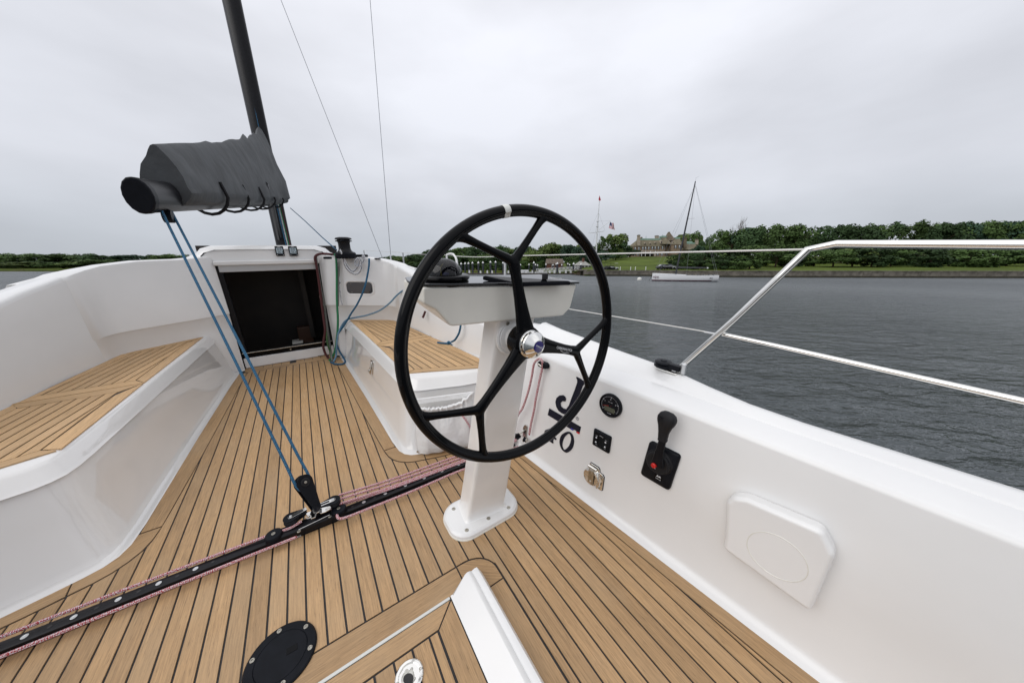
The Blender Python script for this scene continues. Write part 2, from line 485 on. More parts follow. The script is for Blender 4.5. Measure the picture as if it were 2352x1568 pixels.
# flush ring-pull in the hatch
hc = pz(940, 1552, .003)
hr = thing('hatch_latch', 'round polished flush ring-pull latch let into the hatch planks', 'latch', tuple(hc))
MB().lathe([(.043, -.002), (.043, .002), (.040, .004), (.033, .0035), (.0315, -.004), (0, -.004)], 40, hc).build('rim', 'chrome', hr)
MB().lathe([(.030, -.0038), (.030, -.003), (0, -.003)], 32, hc).build('cup', 'caulk', hr)
lev = [(math.cos(R(a)) * (.024 if 40 < a % 360 < 330 else .015) * (.7 if 60 < a < 120 else 1), math.sin(R(a)) * (.020 if not 60 < a < 120 else .014)) for a in range(0, 360, 15)]
MB().prism([hc + Vector((x, y, -.002)) for x, y in lev], (0, 0, .005)).build('handle', 'steel', hr, bevel=.002)
MB().lathe([(.013, .0), (.0125, .0045), (.006, .0035), (0, .0035)], 20, hc + Vector((-.004, -.006, 0)), sy=1.3).build('finger_well', 'caulk', hr)
MB().lathe([(.007, .0), (.0065, .0042), (0, .0046)], 16, hc + Vector((-.004, .014, 0))).build('lock', 'steel', hr)
screw(hr, hc + Vector((-.035, .002, .002)), (0, 0, 1), .0045); screw(hr, hc + Vector((.035, -.004, .002)), (0, 0, 1), .0045)
# raised white gutter rail beside the hatch
for s in (1, -1):
    def sec(y, k=1.0, sq=1.0):
        return [mir(p, s) for p in ((.404, y, 0), (.398, y, .040 * k), (.388, y, .052 * k), (.376, y, .053 * k), (.364, y, .048 * k), (.356, y, .055 * k), (.345, y, .057 * k), (.335, y, .052 * k), (.275, y, .004 * k), (.266, y, 0))]
    rings = [sec(-.6), sec(.45), sec(.70), sec(.775)]
    tip = [Vector(p) for p in sec(.80, .9)]
    tip = [p + Vector((0, (.018 if .33 < (p.x if s > 0 else 2 * CX - p.x) < .395 else 0), 0)) for p in tip]
    rings.append(tip)
    rings.append([Vector((p.x, .822 if .33 < (p.x if s > 0 else 2 * CX - p.x) < .395 else .806, .002)) for p in tip])
    o = MB().loft(rings, smooth=True).build('gutter_rail', 'gelcoat', None, bevel=.0)
    tag(o, 'raised white gelcoat rail along the %s side of the floor hatch' % ('right' if s > 0 else 'far left'), 'deck rail')
# round black inspection plate
pc = Vector((-.268, .945, 0))
pt = thing('deck_plate', 'round black inspection plate screwed flat onto the teak at lower left', 'deck plate', tuple(pc))
MB().lathe([(.100, 0), (.100, .004), (.096, .008), (.074, .0085), (.0725, .007), (.071, .0085), (0, .0085)], 64, pc).build('plate', 'black_plastic', pt)
for a in (35, -20, 95, 155, 215, 275): screw(pt, pc + Vector((.085 * math.cos(R(a)), .085 * math.sin(R(a)), .0085)), (0, 0, 1), .0075)
MB().box(pc + Vector((.03, .0, .0085)), .03, .02, .002).build('finger_slot', 'black_gloss', pt)

# ================================================================ COAMING, SEATS, CABIN
# outline at deck level (inside face), from aft to forward: foot, knee, top
INN = [(-1.0, 1.262, 1.2696, 1.292, .69), (0.0, 1.16, 1.1676, 1.19, .69), (.5, 1.109, 1.1166, 1.139, .69), (1.0, 1.058, 1.0656, 1.088, .692),
       (1.5, 1.010, 1.020, 1.05, .70), (1.98, 1.0, 1.055, 1.07, .735), (2.35, .96, .985, 1.03, .81), (2.75, .90, .925, .965, .91), (3.15, .84, .868, .905, 1.005),
       (3.45, .80, .815, .855, 1.062), (3.60, .775, .795, .84, 1.08)]
def coaming(s):
    mb = MB(); rings = []
    for y, xf, xm, xt, zt in INN:
        t = min(1, max(0, (y - 1.6) / 1.8))
        kn = .44 if y > 1.6 else .3
        w = .17 - .03 * t
        xo = interp([(-1, 1.60), (.30, 1.40), (.56, 1.395), (.71, 1.43), (1.9, 1.455), (3.4, 1.555)], y)
        tr_ = .026 * min(1, max(0, (y - .30) / .30))
        sd = .69 if y < 1.9 else .66
        if y < 1.7:
            prof = [(xf - .040, 0), (xf - .030, .004), (xf - .008, .014), (xf, .034), (xm, kn), (xt - .012, zt - .020), (xt - .006, zt - .006), (xt + .006, zt),
                    (min(xt + .15, xo - .112), zt - .003), (min(xt + .153, xo - .109), zt - .008), (min(xt + .158, xo - .104), zt - .003), (xo - .098, zt - .001), (xo - .050, zt + .001 + tr_ * .85), (xo - .040, zt + .002 + tr_), (xo - .010, zt + .002 + tr_), (xo, zt - .004 + tr_), (xo + .01, zt - .05)]
        else:
            prof = [(xf - .040, 0), (xf - .030, .004), (xf - .008, .014), (xf, .034), (xm, kn), (xt - .016, zt - .030), (xt - .006, zt - .008), (xt + .010, zt),
                    (xt + w - .02, zt - .01), (xt + w, zt - .03), (xt + w + .05, sd + .02), (xt + w + .08, sd + .012), (xo - .05, sd + .020), (xo - .04, sd + .026), (xo - .010, sd + .026), (xo, sd + .020), (xo + .01, sd - .05)]
        rings.append([mir((x, y, z), s) for x, z in prof])
    # insert extra ring where the side deck tapers at the pushpit
    mb.loft(rings, caps=False, closed=False)
    if s > 0: pass
    o = mb.build('coaming', 'gelcoat', None, sharp=50)
    tag(o, None, kind='structure')
    return o
def refine(tab, ys):
    out = list(tab)
    for y in ys:
        if any(abs(r[0] - y) < 1e-6 for r in out): continue
        out.append((y,) + tuple(interp([(r[0], r[i]) for r in tab], y) for i in range(1, 5)))
    return sorted(out)
INN = refine(INN, [.2, .36, .58, .70, .74, .78, 1.25, 1.68, 1.72, 2.15, 2.55, 2.95, 3.3])
coam = coaming(1); coamp = coaming(-1)
# seaward hull sides
for s in (1, -1):
    rings = []
    for y, xo, sd in [(-1.0, 1.60, .64), (.36, 1.41, .64), (.74, 1.485, .64), (2, 1.51, .64), (3.5, 1.61, .61), (5.5, 1.55, .60), (8, .9, .62), (9.6, CX + .02, .66)]:
        rings.append([mir((xo, y, sd), s), mir((xo + .0, y, sd - .4), s), mir((CX + (xo - CX) * .85, y, -.45), s), mir((CX, y, -.75), s)])
    o = MB().loft(rings, caps=False, closed=False).build('hull', 'gelcoat', None); tag(o, None, kind='structure')

# forward wing: wall with the dark window from the companionway post to the coaming
def wing(s):
    mb = MB(); rings = []
    base = [(.165, 4.05), (.19, 4.02), (.35, 3.90), (.56, 3.757), (.72, 3.648), (.775, 3.59), (.80, 3.52), (.815, 3.45), (.90, 3.38)]
    topz = [1.160, 1.163, 1.150, 1.148, 1.125, 1.100, 1.080, 1.062, 1.03]
    for i, ((x, y), zt) in enumerate(zip(base, topz)):
        t = i / 7
        nx, ny = (.56, .83) if i < 5 else ((.8, .6) if i == 5 else (.95, .2))
        lean = .035
        dn = [(0, .0, 0), (.012, .003, 0), (0, .44, 0), (.0, .60, 0), (-.012, .615, 0), (lean - .02, zt - .03, 0), (lean - .01, zt - .008, 0), (lean + .008, zt, 0), (.17, zt - .004, 0), (.20, zt - .05, 0), (.24, .68, 0)]
        rings.append([mir((x + nx * d, y + ny * d, z), s) for d, z, _ in dn])
    mb.loft(rings, caps=False, closed=False)
    # return into the companionway
    mb.prism([mir((.165, 4.05, 0), s), mir((.19, 4.12, 0), s), mir((.19, 4.12, 1.15), s), mir((.172, 4.06, 1.15), s)], (mir((.01, 0, 0), s) - mir((0, 0, 0), s)))
    o = mb.build('cabin_wing', 'gelcoat', None, sharp=40); tag(o, None, kind='structure')
    return o
wg = wing(1); wgp = wing(-1)
wn0 = Vector((.35, 3.9, 0)); wt = Vector((.44, -.30, 0)).normalized(); wn = Vector((-.30, -.44, 0)).normalized()
def wingpt(x, y, off=0): return ppl(x, y, wn0 + Vector((.021 * .56, .021 * .83, 0)) * 0, wn) + wn * off
# window
wc = (wingpt(791, 647) + wingpt(861, 675)) / 2; ww = .285; wh = .125
win = thing('cabin_window', 'dark tinted window with rounded corners in the white wall beside the companionway', 'window', tuple(wc))
def wp(u, v, d): return wc + wt * u + Vector((0, 0, 1)) * v + wn * d
MB().loft([[wp(x, y, 0) for x, y in rrect(ww + .05, wh + .05, .06)], [wp(x, y, .008) for x, y in rrect(ww + .045, wh + .045, .055)], [wp(x, y, .010) for x, y in rrect(ww + .02, wh + .02, .045)], [wp(x, y, .002) for x, y in rrect(ww, wh, .035)]], caps=False).build('frame', 'gelcoat', win)
MB().prism([wp(x, y, .003) for x, y in reversed(rrect(ww, wh, .035))], wn * .004).build('pane', 'dark_glass', win, bevel=.001)
for u in (-.09, .09):
    for v in (-.048, .048): screw(win, wp(u, v, .007), wn, .0035)

# ---- cockpit seat
SZ = .44
def seat(s):
    lab = 'white moulded cockpit bench with two teak planked lids behind the steering wheel' if s > 0 else 'white moulded cockpit bench with teak lids on the far left side of the cockpit'
    root = thing('cockpit_seat', lab, 'bench', tuple(mir((.6, 2.8, 0), s)))
    # outline at foot and at top
    foot = [(.985, 1.55), (.736, 1.603), (.50, 1.672), (.43, 1.695), (.385, 1.715), (.352, 1.748), (.331, 1.80), (.318, 1.92), (.28, 2.73), (.228, 3.64), (.20, 4.0)]
    top = [(1.03, 1.77), (.80, 1.80), (.58, 1.87), (.53, 1.885), (.50, 1.91), (.480, 1.94), (.47, 1.99), (.462, 2.07), (.415, 2.73), (.355, 3.64), (.335, 3.91)]
    rings = []
    def ring(f, z, inset): return [mir((a[0] + (b[0] - a[0]) * f + inset * dx, a[1] + (b[1] - a[1]) * f + inset * dy, z), s) for (a, b, (dx, dy)) in zip(foot, top, nrm)]
    nrm = [(0, 1), (.1, 1), (.25, .97), (.35, .93), (.6, .8), (.8, .6), (.95, .3), (1, .1), (1, .05), (1, .05), (1, .05)]
    for f, z, i_ in ((0, 0, 0), (.0, .004, .008), (.02, .012, .032), (.06, .034, .042), (.55, .22, .005), (.80, .366, .0), (.80, .367, .010), (.80, .3715, .010), (.80, .372, -.014), (.88, .385, -.014), (.98, .425, -.004), (1, .436, .006), (1, .44, .022)):
        rings.append(ring(f, z, i_))
    rings.append([mir((x, y, .4401), s) for x, y in [(1.06, 2.0), (.99, 2.3), (.98, 2.4), (.97, 2.45), (.96, 2.5), (.95, 2.6), (.94, 2.7), (.92, 2.8), (.88, 3.0), (.80, 3.6), (.60, 3.78)]])
    MB().loft(rings, caps=False, closed=False).build('base', 'gelcoat_shiny', root, sharp=28)
    # teak: two lids; frame planks and slats
    fx = lambda y: interp([(1.99, .475), (2.73, .433), (3.64, .372), (3.9, .356)], y) + .006
    ox = lambda y: interp([(1.85, 1.05), (2.0, 1.038), (2.4, .985), (2.75, .925), (3.15, .865), (3.6, .79), (3.9, .42)], y) - .012
    ya = lambda x: 1.99 - (x - .49) * .40                     # aft edge line
    yf = lambda x: 3.895 - (x - .35) * .66                    # forward edge line
    M0 = 2.745                                                # joint between the lids
    jm = lambda x: M0 + (x - .43) * .02
    zt = SZ + .006
    def pk(pts, al=(0, 1)): plank(pts, root, s, al, zt, .006, 'teak_seat')
    w = .062
    # aft lid frame
    pk([(fx(2.03) + .01, ya(.49) + .004), (1.035, ya(1.035)), (.985, ya(.985) + w * .9), (.545, ya(.545) + w)], (1, -.4))
    pk([(fx(2.03), ya(.49) + .012), (.540, ya(.545) + w + .004), (fx(2.60) + w, 2.60), (fx(jm(.43)), M0 - .005)])
    pk([(fx(M0) + .002, M0 - .006), (fx(2.6) + w + .004, 2.655), (.87, 2.665), (.925, M0 - .004)], (1, 0))
    pk([(ox(jm(.92)), M0 - .006), (.874, 2.662), (.92, 2.35), (.99, ya(.985) + w * .9), (ox(1.9), 1.81), (ox(2.0), 2.0), (ox(2.4), 2.4)])
    # forward lid frame
    pk([(fx(M0), M0 + .004), (.925, M0 + .006), (.865, 2.83), (fx(2.83) + w, 2.83)], (1, 0))
    pk([(fx(M0 + .01), M0 + .01), (fx(2.84) + w - .004, 2.835), (fx(3.72) + w, 3.72), (fx(3.88), yf(.36) - .005)])
    pk([(.375, yf(.36) - .01), (.43, 3.77), (.72, 3.585), (.775, yf(.775) - .004)], (1, -.6))
    pk([(ox(2.76), M0 + .012), (.869, 2.835), (.80, 3.2), (.724, 3.58), (.78, 3.60), (ox(3.2), 3.2)])
    def clip(P, px, py_, nx, ny):
        o = []
        for i in range(len(P)):
            A, B = P[i], P[(i + 1) % len(P)]; da = (A[0] - px) * nx + (A[1] - py_) * ny; db = (B[0] - px) * nx + (B[1] - py_) * ny
            if da >= 0: o.append(A)
            if da * db < 0: t = da / (da - db); o.append((A[0] + (B[0] - A[0]) * t, A[1] + (B[1] - A[1]) * t))
        return o
    def slats(poly, x0, wd, skew, n):
        yl = poly[0][1]
        for k in range(n):
            a, b = x0 + wd * k + .0043, x0 + wd * (k + 1) - .0043
            P = clip(clip(poly, a, yl, 1, -skew), b, yl, -1, skew)
            if len(P) > 2: pk(P, (skew, 1))
    slats([(.548, ya(.548) + w + .004), (.982, ya(.982) + w * .9 + .005), (.916, 2.35), (.870, 2.657), (fx(2.60) + w + .004, 2.652), (fx(2.3) + w + .01, 2.3)], .488, .0525, -.13, 11)
    slats([(fx(2.83) + w + .003, 2.836), (.864, 2.838), (.795, 3.2), (.719, 3.578), (.433, 3.762), (fx(3.72) + w + .004, 3.715)], .44, .0525, -.17, 10)
    und = [(.535, 2.0), (1.02, 1.83), (.975, 2.4), (.91, 2.74), (.85, 3.15), (.77, 3.575), (.42, 3.80), (.385, 3.80), (.455, 2.6), (.485, 2.1)]
    MB().prism([mir((x, y, SZ + .0012), s) for x, y in (und if s > 0 else und[::-1])], (0, 0, .0012)).build('caulking', 'caulk', root)
    return root
st = seat(1); stp = seat(-1)
# details of the near seat: hasp, pocket, box at the forward end
def seatface(x, y):                            # plane of the seat front
    return ppl(x, y, (.30, 2.73, .06), Vector((-.945, -.070, .32)).normalized())
hp = seatface(857, 843) + Vector((-.008, 0, 0))
hn = Vector((-.945, -.070, .32)).normalized(); ht = Vector((-.077, 1, 0)).normalized(); hu = hn.cross(ht); hu = -hu if hu.z < 0 else hu
hs = thing('seat_latch', 'polished steel hasp latch on the glossy front of the cockpit bench', 'latch', tuple(hp))
def hq(u, v, d): return hp + ht * u + hu * v + hn * d
MB().prism([hq(x, y, .002) for x, y in reversed(rrect(.05, .12, .012))], hn * .006).build('plate', 'chrome', hs, bevel=.002)
MB().prism([hq(x, y + .01, .010) for x, y in reversed(rrect(.026, .085, .012))], hn * .008).build('hasp', 'chrome', hs, bevel=.003)
MB().tube([hq(-.02, .055, .014), hq(.02, .055, .014)], .006).build('hinge', 'chrome', hs)
MB().lathe([(.012, 0), (.012, .008), (.004, .012), (0, .012)], 16, hq(0, -.03, .018), hn).build('knob', 'steel', hs)
# white canvas pocket on the aft face
pa = Vector((.424, 1.706, 0)); pb = Vector((.80, 1.592, 0)); pd = (pb - pa).normalized(); pn = Vector((pd.y, -pd.x, 0))
pk_ = thing('canvas_pocket', 'white canvas storage pocket with a gathered top hung on the aft face of the bench', 'pocket', tuple(pa))
rings = []
NU = 40
for j, (v, bul) in enumerate(((.012, .004), (.018, .034), (.05, .052), (.12, .060), (.22, .054), (.285, .044), (.305, .036), (.315, .046), (.327, .050), (.332, .034), (.320, .012))):
    r_ = []
    for i in range(NU + 1):
        u = i / NU; f = min(1, 6 * u, 6 * (1 - u) + .2)
        sag = -.018 * math.sin(math.pi * min(1, u * 1.2)) + (.03 * max(0, u - .75) * 4 if u > .75 else 0)
        z = v + (sag * 1.4 if j > 3 else 0) * min(1, (v / .31)) + (.010 * noise.noise(Vector((u * 30, v * 9, 3))) if j > 5 else 0)
        d = bul * f + (.024 * noise.noise(Vector((u * 24, v * 3, 0))) if j > 4 else .020 * noise.noise(Vector((u * 5, v * 9, 5)))) + .006
        lean = v * .20
        r_.append(pa + pd * (u * .385) + pn * (-lean + d + .012) + Vector((0, 0, z)))
    rings.append(r_)
MB().loft(rings, caps=False, closed=False).build('bag', 'canvas', pk_)
MB().tube([pa + pn * (.016 - v * .2) + Vector((0, 0, v)) + pd * .0 for v in (.02, .16, .33)], .006).build('left_hem', 'canvas', pk_)
MB().prism([pa + pn * (-.050) + Vector((0, 0, .332)), pb + pn * (-.050) + Vector((0, 0, .332)), pb + pn * (-.062) + Vector((0, 0, .362)), pa + pn * (-.062) + Vector((0, 0, .362))], pn * .012).build('top_band', 'canvas', pk_, bevel=.003)
for z in (.03, .32): MB().lathe([(.007, 0), (.006, .004), (.002, .005), (0, .005)], 12, pa + pn * (.024 - z * .2) + Vector((0, 0, z)) + pd * .001, pn).build('press_stud', 'steel', pk_)
# small white locker door at the forward end of the seat
c1, c2, c3, c4 = [py(x, y, 3.86) for x, y in ((776, 763), (793, 757), (801, 816), (783, 822))]
bx = MB().prism([c1, c2, c3, c4], (.0, .10, 0)).build('seat_end_box', 'gelcoat', None, bevel=.006)
tag(bx, 'small white moulded box in the corner between bench and companionway post', 'box')

# ================================================================ COMPANIONWAY AND CABIN
L_ = lambda x, y, Y=4.1: py(x, y, Y)
cab = thing('cabin', 'white cabin front with a dark open companionway at the left edge', 'cabin', (CX, 4.3, 0))
XR = .165
def cpr(name, pts, off, m, bevel=0, parent=cab): return MB().prism(pts, off).build(name, m, parent, bevel=bevel)
# interior
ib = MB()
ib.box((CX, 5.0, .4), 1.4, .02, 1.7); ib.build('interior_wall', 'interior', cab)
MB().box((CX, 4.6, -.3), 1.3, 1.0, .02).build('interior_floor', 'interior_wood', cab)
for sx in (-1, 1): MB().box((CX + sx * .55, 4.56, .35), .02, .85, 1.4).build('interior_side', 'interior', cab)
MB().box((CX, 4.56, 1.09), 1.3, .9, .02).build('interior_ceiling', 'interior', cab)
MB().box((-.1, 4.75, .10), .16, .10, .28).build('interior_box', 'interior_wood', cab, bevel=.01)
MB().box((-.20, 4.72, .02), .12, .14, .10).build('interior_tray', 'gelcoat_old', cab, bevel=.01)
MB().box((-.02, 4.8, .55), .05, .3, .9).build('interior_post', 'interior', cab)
# sill and step
HW = XR - CX
MB().box((CX, 4.13, .055), 2 * HW, .06, .11).build('step', 'gelcoat', cab, bevel=.008)
MB().box((CX, 4.128, .140), 2 * HW - .01, .05, .052).build('sill', 'black_gloss', cab, bevel=.004)
MB().box((CX, 4.115, .172), 2 * HW - .01, .075, .010).build('sill_trim', 'steel', cab, bevel=.003)
screw(cab, (-.255, 4.102, .140), (0, -1, 0), .009)
# frame posts and header
for s in (1, -1):
    a = mir((.118, 4.105, .17), s); b = mir((.160, 4.10, .17), s); c = mir((.175, 4.09, 1.12), s); d = mir((.135, 4.10, 1.06), s)
    MB().prism([a, b, c, d] if s > 0 else [b, a, d, c], (0, .04, 0)).build('door_post', 'black_anod', cab, bevel=.004)
MB().box((CX, 4.12, 1.045), 2 * HW, .05, .07).build('header', 'galv', cab, bevel=.004)
MB().box((CX, 4.09, 1.098), 2 * HW + .02, .12, .045).build('hatch_lip', 'gelcoat', cab, bevel=.012)
# coachroof and its instrument fascia
rings = []
for y, zt, hw in ((4.06, 1.225, .50), (4.10, 1.255, .52), (4.20, 1.262, .54), (4.9, 1.25, .56), (6.2, 1.20, .60), (7.6, .98, .5), (8.6, .66, .3)):
    sec_ = []
    for x, z in ((-hw - .16, -.14), (-hw - .02, -.075), (-hw + .02, -.03), (-hw + .10, -.004), (-.2, 0), (.2, 0), (hw - .10, -.004), (hw - .02, -.03), (hw + .02, -.075), (hw + .16, -.14)):
        sec_.append(Vector((CX + x, y, zt + z)))
    rings.append(sec_)
MB().loft(rings, caps=False, closed=False).build('coachroof', 'gelcoat', cab, sharp=50)
MB().prism([(CX - .50, 4.055, 1.115), (CX + .50, 4.055, 1.115), (CX + .505, 4.062, 1.16), (CX + .46, 4.067, 1.205), (CX + .36, 4.072, 1.228), (CX - .36, 4.072, 1.228), (CX - .46, 4.067, 1.205), (CX - .505, 4.062, 1.16)], (0, .05, 0)).build('fascia', 'gelcoat', cab, bevel=.008)
MB().box((CX, 7.0, .62), 2.9, 3.4, .06).build('foredeck', 'gelcoat', cab)
# instruments on the fascia
def inst(x0, x1, lab):
    A = py(x0, 566, 4.05); Bq = py(x1, 589, 4.05); c = (A + Bq) / 2; w, h = abs(Bq.x - A.x), abs(A.z - Bq.z) * .96
    c.z += .004
    t = thing('instrument_display', lab, 'display', tuple(c), 'instrument displays over the companionway')
    MB().prism([c + Vector((x, 0, y)) for x, y in rrect(w, h, .006)], (0, -.012, 0)).build('case', 'black_plastic', t, bevel=.002)
    MB().prism([c + Vector((x, -.012, y + .004)) for x, y in rrect(w * .74, h * .58, .003)], (0, -.002, 0)).build('screen', 'lcd_lit', t)
    text('digits', '0.0', .030, 'black_plastic', t, c + Vector((0, -.0146, .014)), (1, 0, 0), (0, 0, 1))
    text('digits', '35.4', .028, 'black_plastic', t, c + Vector((.004, -.0146, -.012)), (1, 0, 0), (0, 0, 1))
    MB().box(c + Vector((0, -.0125, h * .42)), w * .3, .001, .004).build('marking', 'white_print', t)
    for k in (-.36, .36): MB().lathe([(.004, 0), (.003, .002), (0, .002)], 10, c + Vector((w * k, -.012, -h * .40)), (0, -1, 0)).build('button', 'galv', t)
    return t
inst(661, 686, 'square black sailing display with a pale lit screen at the companionway corner')
inst(630, 655, 'square black sailing display cut by the left edge of the photo')
# white canvas bit and rope-side trim seen in the opening
o = MB().lathe([(.008, -.10), (.022, -.06), (.028, 0), (.02, .07), (.005, .10)], 12, (.137, 4.08, .70), sy=.5).build('canvas_flap', 'canvas', None); tag(o, 'small white canvas flap showing behind the maroon rope at the companionway', 'flap')
mb = MB().box((.03, 4.096, .010), .09, .010, .010); o = mb.build('step_rail', 'steel', None, bevel=.002); tag(o, 'short thin steel strip on the white step below the companionway', 'strip')
# ================================================================ STEERING WHEEL
WC = Vector((.561, .745, .996)); WN = Vector((.0092, -.9989, .0453)).normalized(); WR = .410
wu = Vector((0, 0, 1)).cross(WN).normalized(); wv = WN.cross(wu)
wheel = thing('steering_wheel', 'large black carbon steering wheel with three forked spokes and a chrome hub', 'steering wheel', tuple(WC))
def wq(u, v, d=0): return WC + wu * u + wv * v + WN * d
def wpx(x, y):                                 # picture point -> wheel plane (u, v)
    p = ppl(x, y, WC, WN) - WC; return p.dot(wu), p.dot(wv)
rm = WR - .0165
def rimring(a, r0=rm, k=1.0):
    c = wq(math.cos(a) * r0, math.sin(a) * r0); rd = wu * math.cos(a) + wv * math.sin(a); o = []
    for i in range(28):
        t = 2 * math.pi * i / 28
        r = .0165 if True else 0
        da = min(abs((math.degrees(t) - 128)), 360 - abs((math.degrees(t) - 128)))
        if da < 22: r -= .0028 * (1 - (da / 22) ** 2)          # moulded groove on the near inner side
        o.append(c + (rd * math.cos(t) + WN * math.sin(t) * 1.12) * (r * k))
    return o
ta = math.atan2(*reversed(wpx(1159, 484)))
n = 144; b0 = MB(); rr = [rimring(2 * math.pi * i / n) for i in range(n)]
for r_ in rr: b0.v += r_
for k in range(n):
    k2 = (k + 1) % n
    for i in range(28):
        j = (i + 1) % 28; b0.face((k * 28 + i, k * 28 + j, k2 * 28 + j, k2 * 28 + i), smooth=True)
b0.build('rim', 'black_gloss', wheel, sharp=80)
MB().loft([rimring(ta - .024 + .048 * i / 6, k=1.045) for i in range(7)]).build('king_spoke_tape', 'tape', wheel)
def spoke(J, A, Bp, root):
    j, a, b = [Vector(wpx(*p)) for p in (J, A, Bp)]
    jd = j.normalized()
    mb = MB()
    def tub(P, ra, el):
        # oval section tube in the wheel plane
        rings = []
        m_ = len(P)
        for i in range(m_):
            t = (P[min(i + 1, m_ - 1)] - P[max(i - 1, 0)]).normalized(); nn = Vector((-t.y, t.x)); c = P[i]
            rg = []
            for q in range(18):
                an = 2 * math.pi * q / 18
                du = math.cos(an) * ra[i]; dd = math.sin(an) * el[i]
                if dd > 0 and abs(math.cos(an)) < .3: dd *= .88
                rg.append(wq(c.x + nn.x * du, c.y + nn.y * du, dd + .004 * (1 - min(1, c.length / .25))))
            rings.append(rg)
        mb.loft(rings)
    st_ = jd * .035
    P = [st_ + (j - st_) * t for t in (0, .12, .3, .5, .7, .85, 1, 1.04)]
    tub(P, [.036, .030, .0245, .0205, .018, .018, .021, .016], [.016, .016, .015, .014, .0135, .013, .013, .011])
    for e_ in (a, b):
        e2 = e_.normalized() * (rm - .004)
        m1 = j + jd * .012
        Q = [j - jd * .012, j - jd * .003]
        d_ = (e2 - j)
        Q += [j + d_ * t for t in (.14, .3, .5, .7, .86, .94, 1.0)]
        tub(Q, [.011, .0145, .0142, .0122, .0112, .0112, .0125, .016, .023], [.012, .0125, .0125, .012, .0115, .0115, .012, .013, .014])
    cj_ = j + jd * .007
    mb.lathe([(.0155 * math.sin(R(q)), -.0115 * math.cos(R(q))) for q in range(0, 181, 20)], 16, wq(cj_.x, cj_.y, 0), WN)
    o = mb.build('spoke', 'black_gloss', wheel)
    md = o.modifiers.new('r', 'REMESH'); md.mode = 'VOXEL'; md.voxel_size = .0028; md.use_smooth_shade = True
    md = o.modifiers.new('s', 'SMOOTH'); md.iterations = 7; md.factor = .6
    return o
spoke((1180, 601), (1056, 545), (1249, 496), 0)
spoke((1322, 806), (1391, 736), (1349, 884), 0)
spoke((1101, 941), (968, 957), (1111, 1044), 0)
MB().lathe([(.0, -.040), (.048, -.040), (.053, -.034), (.054, -.020), (.054, .004), (.051, .013), (.044, .016), (0, .016)], 64, WC, WN).build('hub', 'black_gloss', wheel)
nut = MB().lathe([(.0425, .016), (.0440, .018), (.0440, .021), (.0415, .022), (.0405, .0225), (.0405, .034), (.0425, .035), (.0435, .038), (.0420, .041), (.0385, .042), (.0225, .060), (.0195, .0625), (.0185, .061), (0, .061)], 64, WC, WN, smooth=True).build('hub_nut', 'chrome', wheel, sharp=40)
for i in range(18):
    a = 2 * math.pi * i / 18
    d = wu * math.cos(a) + wv * math.sin(a)
    MB().lathe([(.0034, 0), (.0034, .0008), (0, .0008)], 10, WC + d * .0402 + WN * .028, d).build('grip_hole', 'black_gloss', nut)
MB().lathe([(.018, .0612), (.018, .0625), (.016, .0632), (0, .0632)], 40, WC, WN).build('hub_badge', 'navy_badge', wheel)
tdir = (wu * math.cos(R(-32)) + wv * math.sin(R(-32)))
text('badge_lettering', 'LEWMAR', .0062, 'white_print', wheel, WC + WN * .0636, tdir, wv, ext=.0001)
j2 = Vector(wpx(1290, 800)); tx = Vector(wpx(1322, 806)) - Vector(wpx(1245, 790))
td = (wu * tx.x + wv * tx.y).normalized()
text('spoke_lettering', 'CARBONAUTICA', .0125, 'white_print', wheel, wq(j2.x, j2.y, .0148) + wv * .001, td, wv, ext=.0002, sx=.82)
MB().tube([wq(j2.x, j2.y, .0142) + td * (-.020 + .045 * t) + wv * (-.006 - .006 * math.sin(math.pi * min(1, t * 1.4) * .8)) for t in [i / 10 for i in range(11)]], .0006, 5).build('lettering_swoosh', 'white_print', wheel)
MB().lathe([(.020, -.10), (.020, -.038)], 24, WC, WN).build('shaft', 'black_anod', wheel)

# ================================================================ PEDESTAL
ped = thing('steering_pedestal', 'tall white tapering pedestal bolted to the teak under the steering wheel', 'pedestal', (.55, 1.08, 0))
pr = [(.553 + x, 1.085 + y) for x, y in rrect(.368, .225, .085, 8)]
def sc(p, k, z): return [Vector((.553 + (x - .553) * k[0], 1.085 + (y - 1.085) * k[1], z)) for x, y in p]
MB().loft([sc(pr, (1.012, 1.02), .0), sc(pr, (1.01, 1.018), .010), sc(pr, (1, 1), .012), sc(pr, (.995, .99), .022), sc(pr, (.965, .94), .027), sc(pr, (.935, .89), .027), sc(pr, (.92, .865), .029)], sharp=50) if False else None
MB().loft([sc(pr, (1.015, 1.025), .0), sc(pr, (1.012, 1.02), .006)]).build('sealant', 'gelcoat_old', ped)
MB().loft([sc(pr, (1, 1), .005), sc(pr, (.998, .996), .018), sc(pr, (.985, .975), .023), sc(pr, (.955, .925), .025), sc(pr, (.945, .91), .028), sc(pr, (.93, .885), .029)]).build('foot_plate', 'gelcoat', ped, sharp=60)
for x, y in ((1042, 1168), (1072, 1217), (1122, 1190), (1168, 1165)):
    screw(ped, pz(x, y, .029), (0, 0, 1), .0095)
